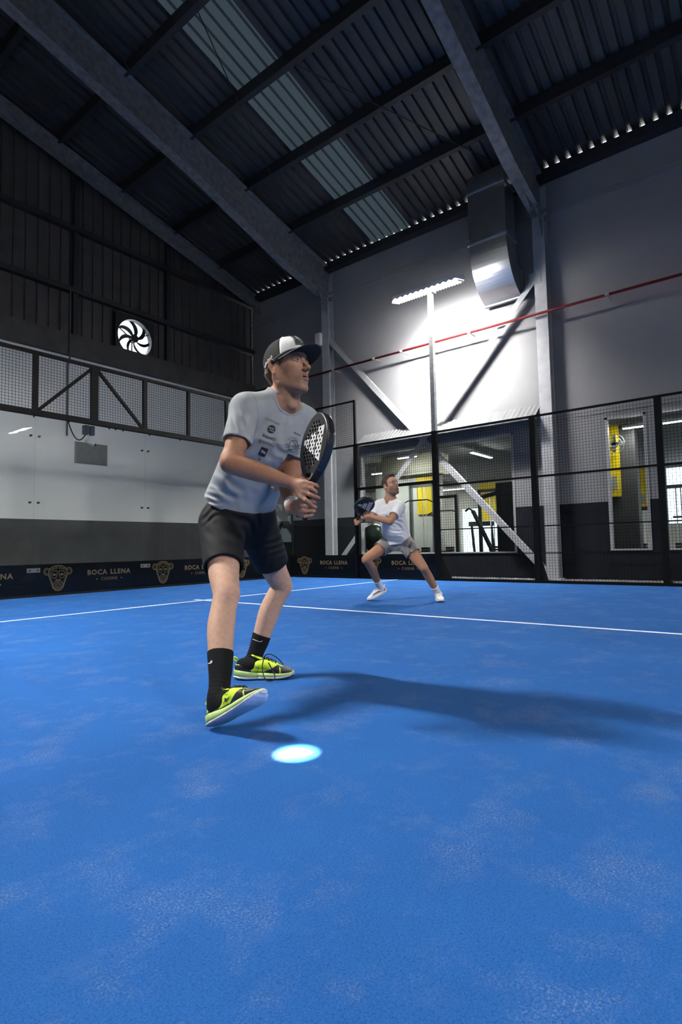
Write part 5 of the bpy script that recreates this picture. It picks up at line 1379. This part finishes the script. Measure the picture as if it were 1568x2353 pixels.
# ---- print on the clothes
INK = mat('print_navy', (.012, .018, .035), .8); INKW = mat('print_white', (.62, .64, .66), .8)
TS = [o_v[shirt1.name]]
up8 = lambda sx, sy, px, py: (np.array([sx, sy]), np.array([px, py]))
def dtext(name, s, c, wpx, ang, hpx, m=INK, tg=TS, spacing=1.0, off=0.0, shear=0.0, off3=.0016):
    vs_, fs = text_mesh(s, 1.0, spacing, 'CENTER', off, shear); xs = [v[0] for v in vs_]; ysx = [v[1] for v in vs_]; w_ = max(xs)-min(xs); h_ = max(ysx)-min(ysx)
    a = math.radians(ang); U = np.array([math.cos(a), math.sin(a)])*wpx/w_; Vv = np.array([math.sin(a), -math.cos(a)])*hpx/h_
    ym = (max(ysx)+min(ysx))/2
    sh_ = ([tuple(np.array(c)+U*x+Vv*(y-ym)) for x, y, z in vs_], fs)
    return decal(person1, tg, name, m, [sh_], off3)
SEAM = mat('seam_grey', (.20, .22, .24), .9)
decal(person1, TS, 'seam', SEAM, [px_stroke(bez([np.array(a_, float) for a_ in ((572, 897), (586, 915), (593, 945), (591, 975), (582, 1000), (566, 1026))], 4), 1.1)], .0008)
dtext('shirt_print', 'ESCAPOLOGY', (626.5, 968), 36, 24.5, 4.2, spacing=1.15)
decal(person1, TS, 'shirt_print', INK, [px_poly(circ2(624, 986, 9.1, 26, 9.6))], .0014)
dtext('shirt_print', 'family', (624, 984.5), 12, 18, 4.4, INKW, off3=.0026); dtext('shirt_print', 'cuisine', (624, 989.5), 11, 18, 3, INKW, off3=.0026)
dtext('shirt_print', 'Bullpadel', (614.5, 1004), 25, 22, 7.6, off=.02, shear=.3); decal(person1, TS, 'shirt_print', INK, [px_stroke(circ2(630, 1010, 3.4, 18, 3.8), .8, True), px_stroke([(628.6, 1008), (631.4, 1009), (629.4, 1010.6), (631, 1012)], .7)])
decal(person1, TS, 'shirt_print', INK, [px_stroke(circ2(598, 1013.5, 3.8, 18, 4.3), .7, True), px_poly(dense_edge([(597, 1011.6), (600.2, 1013.8), (596.8, 1015.6)], 2))])
dtext('shirt_print', 'SaveMyPlay', (616.5, 1020.5), 28, 25, 7.5)
decal(person1, TS, 'shirt_print', INK, [px_poly(dense_edge([(601.4, 1026), (616.8, 1031.6), (608.8, 1050), (593, 1043.6)], 5))], .0014)
dtext('shirt_print', 'TPA', (604.6, 1038.4), 12, 24, 6.6, INKW, off=.03, off3=.0028)
decal(person1, TS, 'shirt_print', INK, [px_stroke(circ2(596.5, 1055, 2.8, 14), .8, True), px_stroke([(595, 1055), (598, 1055)], .7), px_stroke([(596.5, 1053.4), (596.5, 1056.6)], .7)])
dtext('shirt_print', 'PARTUMART', (590, 1060.5), 30, 24, 3.4, spacing=1.2)
dtext('shirt_print', 'nebous', (685.5, 997.5), 13, 24, 5); decal(person1, TS, 'shirt_print', INK, [px_poly(dense_edge([(677, 991.5), (679.4, 994.4), (675.6, 996)], 2))])
cc_ = (673.5, 1025.5)
decal(person1, TS, 'shirt_print', INK, [px_stroke(circ2(cc_[0]+1, cc_[1]-.4, 10.4, 30, 14.2), 1.1, True), px_stroke([(672, 1012), (677, 1017), (681, 1023), (680, 1031), (675, 1034), (668, 1033), (663, 1033), (660.5, 1036)], 1.1)]+[px_poly(circ2(x_, y_, .8, 8)) for x_, y_ in ((671.5, 1024.5), (675, 1022), (678, 1023.5), (675, 1026), (678, 1027), (671.8, 1029), (675, 1029.8))])
def arc_text(s, c, rx, ry, a0, a1, hgt):
    out = []; n = len(s)
    for i, ch in enumerate(s):
        if ch == ' ': continue
        a = math.radians(a0+(a1-a0)*i/(n-1)); cx_, cy_ = c[0]+rx*math.cos(a), c[1]-ry*math.sin(a)
        nrm = np.array([math.cos(a), -math.sin(a)]); tg_ = np.array([math.sin(a), math.cos(a)])
        vs_, fs = text_mesh(ch, 1.0); out.append(([tuple(np.array([cx_, cy_])+tg_*x*hgt*1.25+nrm*y*hgt*1.3) for x, y, z in vs_], fs))
    return out
decal(person1, TS, 'shirt_print', INK, arc_text('LAS VEGAS CLINIC', cc_, 14.6, 20, 205, -95, 5.0))
dtext('shirt_print', 'LIFE BY', (664.5, 1044), 12, 22, 2.6); dtext('shirt_print', 'PADEL', (663, 1048), 10, 22, 2.6)
dtext('shorts_print', 'NN', (659, 1258), 24, 66, 4.5, INKW, [o_v[shorts1.name]])
swo = lambda dx, dy, k_: [px_poly(dense_edge([(dx-8*k_, dy+3.2), (dx-3*k_, dy+3.6), (dx+3*k_, dy+2.4), (dx+6*k_, dy-1.0), (dx+5*k_, dy-4.0), (dx+2*k_, dy-4.4), (dx+4*k_, dy-3.2), (dx+3.4*k_, dy-1.2), (dx, dy+.6), (dx-4*k_, dy+1.6)], 2))]
decal(person1, [o_v[sk1.name]], 'sock_mark', INKW, swo(483.5, 1522, .9)); decal(person1, [o_v[sk2.name]], 'sock_mark', INKW, [px_stroke([(581, 1468.5), (590, 1472), (597, 1474.6), (602, 1474), (602.5, 1471.6)], 1.3)])
SH_T = [o_v[upL_o.name]]; dtext('shoe_lettering', 'DROP SHOT', (603, 1536), 31, 10, 5, SHOEC['over'], SH_T, spacing=1.1)
decal(person1, [o_v[upR_o.name]], 'shoe_mark', SHOEC['over'], [px_poly(dense_edge([(511, 1622), (517, 1610), (516.5, 1603), (521, 1606), (531, 1599), (523, 1609), (520.5, 1613), (518, 1612)], 2))])
# ---- racket 1
RC = dict(face=mat('racket_carbon', (.012, .012, .013), .38, var=.3, scale=300), rim=mat('racket_rim', (.016, .018, .022), .16, spec=.8), grip=mat('grip_black', (.012, .012, .013), .8), mark=mat('racket_white', (.66, .67, .66), .5), mark2=mat('racket_grey', (.22, .21, .20), .4))
butt = P(701, 1191, 2.372); thr = P(725, 1040, 2.372); A1 = unit(thr-butt); A1 = unit(A1+DEP*.06)
al = math.radians(62); N1 = -LAT*math.sin(al)-DEP*math.cos(al)
rk1, FK1 = racket('black padel racket with white bar emblem held in front of the grey shirt', butt, A1, N1, .0025, 1.0, RC)
st_ = [P(690, 1188, 2.372), P(683, 1186, 2.36), P(679, 1175, 2.40), P(681, 1163, 2.44), P(690, 1160, 2.46)]
MB().tube(bez(st_), .0035, 7).build('wrist_strap', RC['grip'], rk1, True)

# ================================================================== PLAYER 2 (white shirt, lunging)
person2 = thing('person', 'padel player in white shirt and grey shorts lunging with a racket', 'person', (-3.85, -5.6, 0))
# feet first: right toe on the ground with the heel up, left foot planted towards the camera
toe2 = P(846, 1377, 7.29); toe2[2] = .0; hl2 = P(889, 1359, 7.36); fw2 = unit(toe2-hl2); up2 = unit(UPW-fw2*(UPW@fw2)); F2R = Frame(hl2-up2*.0, fw2, np.cross(up2, fw2), up2, .92)
toeW = F2R(.29, 0, .012); F2R.o = F2R.o-UPW*(toeW[2]-.006)
hl3 = P(1006, 1374, 7.12); hl3[2] = .002; toe3 = P(1014, 1385, 6.87); toe3[2] = .002; fw3 = unit(toe3-hl3); F2L = Frame(hl3, fw3, np.cross(UPW, fw3), UPW, .92)
J2 = dict(RA=F2R(.060, 0, .095), LA=F2L(.060, 0, .095), RK=P(843, 1284, 6.98), LK=P(973, 1303, 6.92), RH=P(896, 1247, 7.20), LH=P(932, 1249, 7.08),
          RS=P(873, 1161, 7.20), LS=P(919, 1164, 6.97), LE=P(897, 1198, 6.76), LW=P(852, 1187, 6.86), RE=P(853, 1194, 7.16), RW=P(832, 1196, 7.03))
g2 = figure(J2, None)
F2 = head_frame((898, 1115), 7.04, 54, 14, 5, 1.05)
NB2 = P(898, 1145, 7.08)
B2 = Sdf(); head_sdf(B2, F2)
B2.seg(F2(-.028, 0, -.035), NB2, .057, .062, .03); B2.seg(F2(.012, 0, -.10), NB2+g2['f1']*.035, .040, .042, .03)
ts = [-.16, -.05, .1, .3, .5, .7, .85, 1.0, 1.07, 1.14]
fn, lo_, hi_ = loft(g2['hipC'], g2['w'], g2['L'], g2['s0'], g2['s1'], ts, [.14, .155, .155, .145, .150, .160, .165, .150, .11, .06], [.10, .112, .11, .105, .110, .118, .112, .09, .07, .055], [-.01]*10)
B2.op('U', fn, lo_, hi_, .03)
for k_ in 'RL': B2.seg(J2[k_+'S'], NB2, .052, .05, .04)
leg(B2, J2['RH'], J2['RK'], J2['RA'], .98, -LAT*.8-DEP*.5); leg(B2, J2['LH'], J2['LK'], J2['LA'], .98, -DEP-LAT*.2)
arm(B2, J2['RS'], J2['RE'], J2['RW'], .95); arm(B2, J2['LS'], J2['LE'], J2['LW'], .95)
butt2 = P(817, 1203, 7.06); c2r = P(838, 1160, 6.86); A2 = unit(c2r-butt2)
def hand2(W_, dirs, out, sg):
    """fist on the grip: W_ wrist, dirs = (towards knuckles), out = finger wrap dir"""
    d = unit(dirs); e = unit(out); ax = unit(np.cross(d, e))
    for i in range(4):
        m_ = W_+d*.075+ax*sg*(.030-.020*i); B2.seg(W_+d*.01, m_, .021, .0135, .012)
        finger(B2, [m_, m_+d*.022+e*.020, m_+d*.010+e*.042, m_-d*.014+e*.044], .0098, .0078)
    finger(B2, [W_+d*.03+ax*sg*.02, W_+d*.05+ax*sg*.045+e*.02, W_+d*.06+ax*sg*.045+e*.045], .013, .009)
hand2(J2['RW'], P(818, 1200, 7.02)-J2['RW'], DEP*.8+LAT*.2, -1)
hand2(J2['LW'], P(834, 1180, 6.92)-J2['LW'], DEP*.7-LAT*.2, 1)
SK2, SKF2 = V3(.39, .190, .108), V3(.44, .245, .160)
def col2(v):
    c = np.tile(SK2, (len(v), 1)); q = F2.inv(v); hd = np.clip((.20-np.linalg.norm(q-V3(0, 0, -.03), axis=1))/.05, 0, 1)[:, None]; c = c*(1-hd)+SKF2*hd
    return head_color(v, F2, c, SKF2, dict(stubble=.85, stub=(.13, .070, .050), brow=(.06, .035, .025), gaze=.004))
sdf_part(B2, 'body', .0048, SKIN, person2, col2)
SHIRT2 = mat('shirt_white', (.72, .73, .76), .85, var=.03, scale=25, spec=.2)
ts = [.0, .1, .3, .5, .7, .85, 1.0, 1.07, 1.14, 1.19]
T2 = Sdf(); fn, lo_, hi_ = loft(g2['hipC'], g2['w'], g2['L'], g2['s0'], g2['s1'], ts, [.190, .186, .176, .174, .180, .182, .165, .12, .080, .060], [.140, .136, .130, .130, .136, .130, .102, .085, .072, .06], [-.008]*10)
T2.op('U', fn, lo_, hi_, .03)
for k_ in 'RL':
    a, b = J2[k_+'S'], J2[k_+'E']; T2.seg(lerp(a, NB2, .35), a, .060, .066, .05); T2.seg(a, lerp(a, b, .72), .070, .064, .03)
T2.half(g2['hipC']+g2['w']*(.02*g2['L']), -g2['w'])
sleeve_cut(T2, J2['RS'], J2['RE'], .62); sleeve_cut(T2, J2['LS'], J2['LE'], .64)
T2.seg(F2(-.02, 0, -.06), NB2, .062, .068, .006, 'S'); T2.chain([NB2+g2['f1']*.04+UPW*.04, NB2+g2['f1']*.095-UPW*.055], [.058, .016], .006, None, 'S')
wrinkles(T2, [(P(915, 1200, 6.95), LAT*.7+UPW*.7, .06, .005, .10), (P(905, 1225, 7.0), UPW*.9+LAT*.3, .05, .005, .10), (P(885, 1195, 7.0), LAT*.9-UPW*.5, .05, .005, .09), (P(918, 1175, 6.9), LAT, .04, .004, .06)], lo_-.1, hi_+.1)
sdf_part(T2, 'shirt', .0052, SHIRT2, person2)
SHORT2 = mat('shorts_grey', (.245, .225, .205), .8, var=.12, scale=18, spec=.25)
shorts2 = shorts(J2, g2, .44, .106, .100, SHORT2, person2, .0046, [(P(880, 1255, 7.0), LAT*.6+UPW*.8, .05, .006, .10), (P(940, 1262, 6.95), LAT*.9-UPW*.4, .05, .006, .10)], top=.16, a_=.172, b_=.128)
decal(person2, [o_v[shorts2.name]], 'shorts_mark', mat('mark_black', (.015, .015, .015), .7), [px_poly(dense_edge([(939, 1260), (944, 1253.5), (945, 1254.5), (942, 1260)], 2))], .004)
SOCK2 = mat('sock_white', (.70, .72, .76), .9)
sock(J2['RH'], J2['RA'], J2['RK'], F2R, .27, .98, -LAT*.8-DEP*.5, .005, SOCK2, person2, 1.0, False, .005); sock(J2['LH'], J2['LA'], J2['LK'], F2L, .27, .98, -DEP-LAT*.2, .005, SOCK2, person2, 1.0, False, .005)
SHOE2 = dict(upper=mat('shoe_white', (.70, .71, .72), .6, var=.04), mid=MATS['shoe_white'], out=mat('outsole_grey', (.55, .56, .58), .6), over=MATS['shoe_white'], lace=mat('lace_white', (.75, .76, .78), .8), tongue=mat('tongue_dark', (.06, .06, .07), .7))
s2r, u2r = shoe(person2, F2R, 1, SHOE2, .005, label='white shoe with dark stripes and a red heel, heel raised'); s2l, u2l = shoe(person2, F2L, 1, SHOE2, .005, label='white shoe with dark stripes planted on the turf')
DK = mat('stripe_dark', (.05, .03, .045), .6); RD = mat('heel_red', (.42, .035, .015), .6)
u2t = [o_v[u2r.name]]
decal(person2, u2t, 'shoe_stripe', DK, [px_stroke([(857.5+i*4.6, 1367-i*3.3), (868+i*4.2, 1361-i*2.0)], 1.7) for i in range(3)], .004)
decal(person2, u2t, 'heel_patch', RD, [px_poly(dense_edge([(881, 1347), (888, 1351), (885, 1357), (879, 1356)], 2))], .004)
# hair
HAIR2 = mat('hair_dark', (.045, .024, .015), .7, var=.5, scale=60)
H2 = Sdf(); H2.ell(F2(-.014, 0, .036), V3(.108, .084, .094)*F2.s, F2.R, .01); H2.ell(F2(.045, 0, .105), V3(.045, .05, .022)*F2.s, F2.R, .02)
H2.op('I', lambda P_: (lambda q: np.maximum(np.maximum(-(q[..., 2]-.004-.95*np.clip(q[..., 0]+.02, 0, 1)), -(q[..., 2]+.05)), -1*np.ones(q.shape[:-1])))(F2.inv(P_))*F2.s, V3(-99, -99, -99), V3(99, 99, 99), .006)
for y in (-1, 1): H2.ell(F2(-.012, y*.084, -.012), V3(.026, .02, .032)*F2.s, F2.R, .004, 'S'); H2.seg(F2(.012, y*.072, .03), F2(.012, y*.072, -.012), .013*F2.s, .008*F2.s, .008)
wrinkles(H2, [(F2(.05, 0, .11), F2.R@V3(.3, 1, 0), .022, .004, .09)], F2.o-.2, F2.o+.2)
sdf_part(H2, 'hair', .0045, HAIR2, person2)
WB2 = Sdf(); wa = lerp(J2['RE'], J2['RW'], .86); wb_ = lerp(J2['RE'], J2['RW'], 1.0); WB2.seg(wa, wb_, .034, .033, .004); WB2.half(wb_, wb_-wa); WB2.half(wa, wa-wb_)
sdf_part(WB2, 'wrist_band', .005, mat('band_dark', (.03, .03, .035), .8), person2)
# racket 2
N2 = unit(-DEP*.72+LAT*.25-UPW*.6)
rk2, FK2 = racket('black padel racket held low at the hip of the white shirted player', butt2, A2, N2, .0042, 1.0, RC)
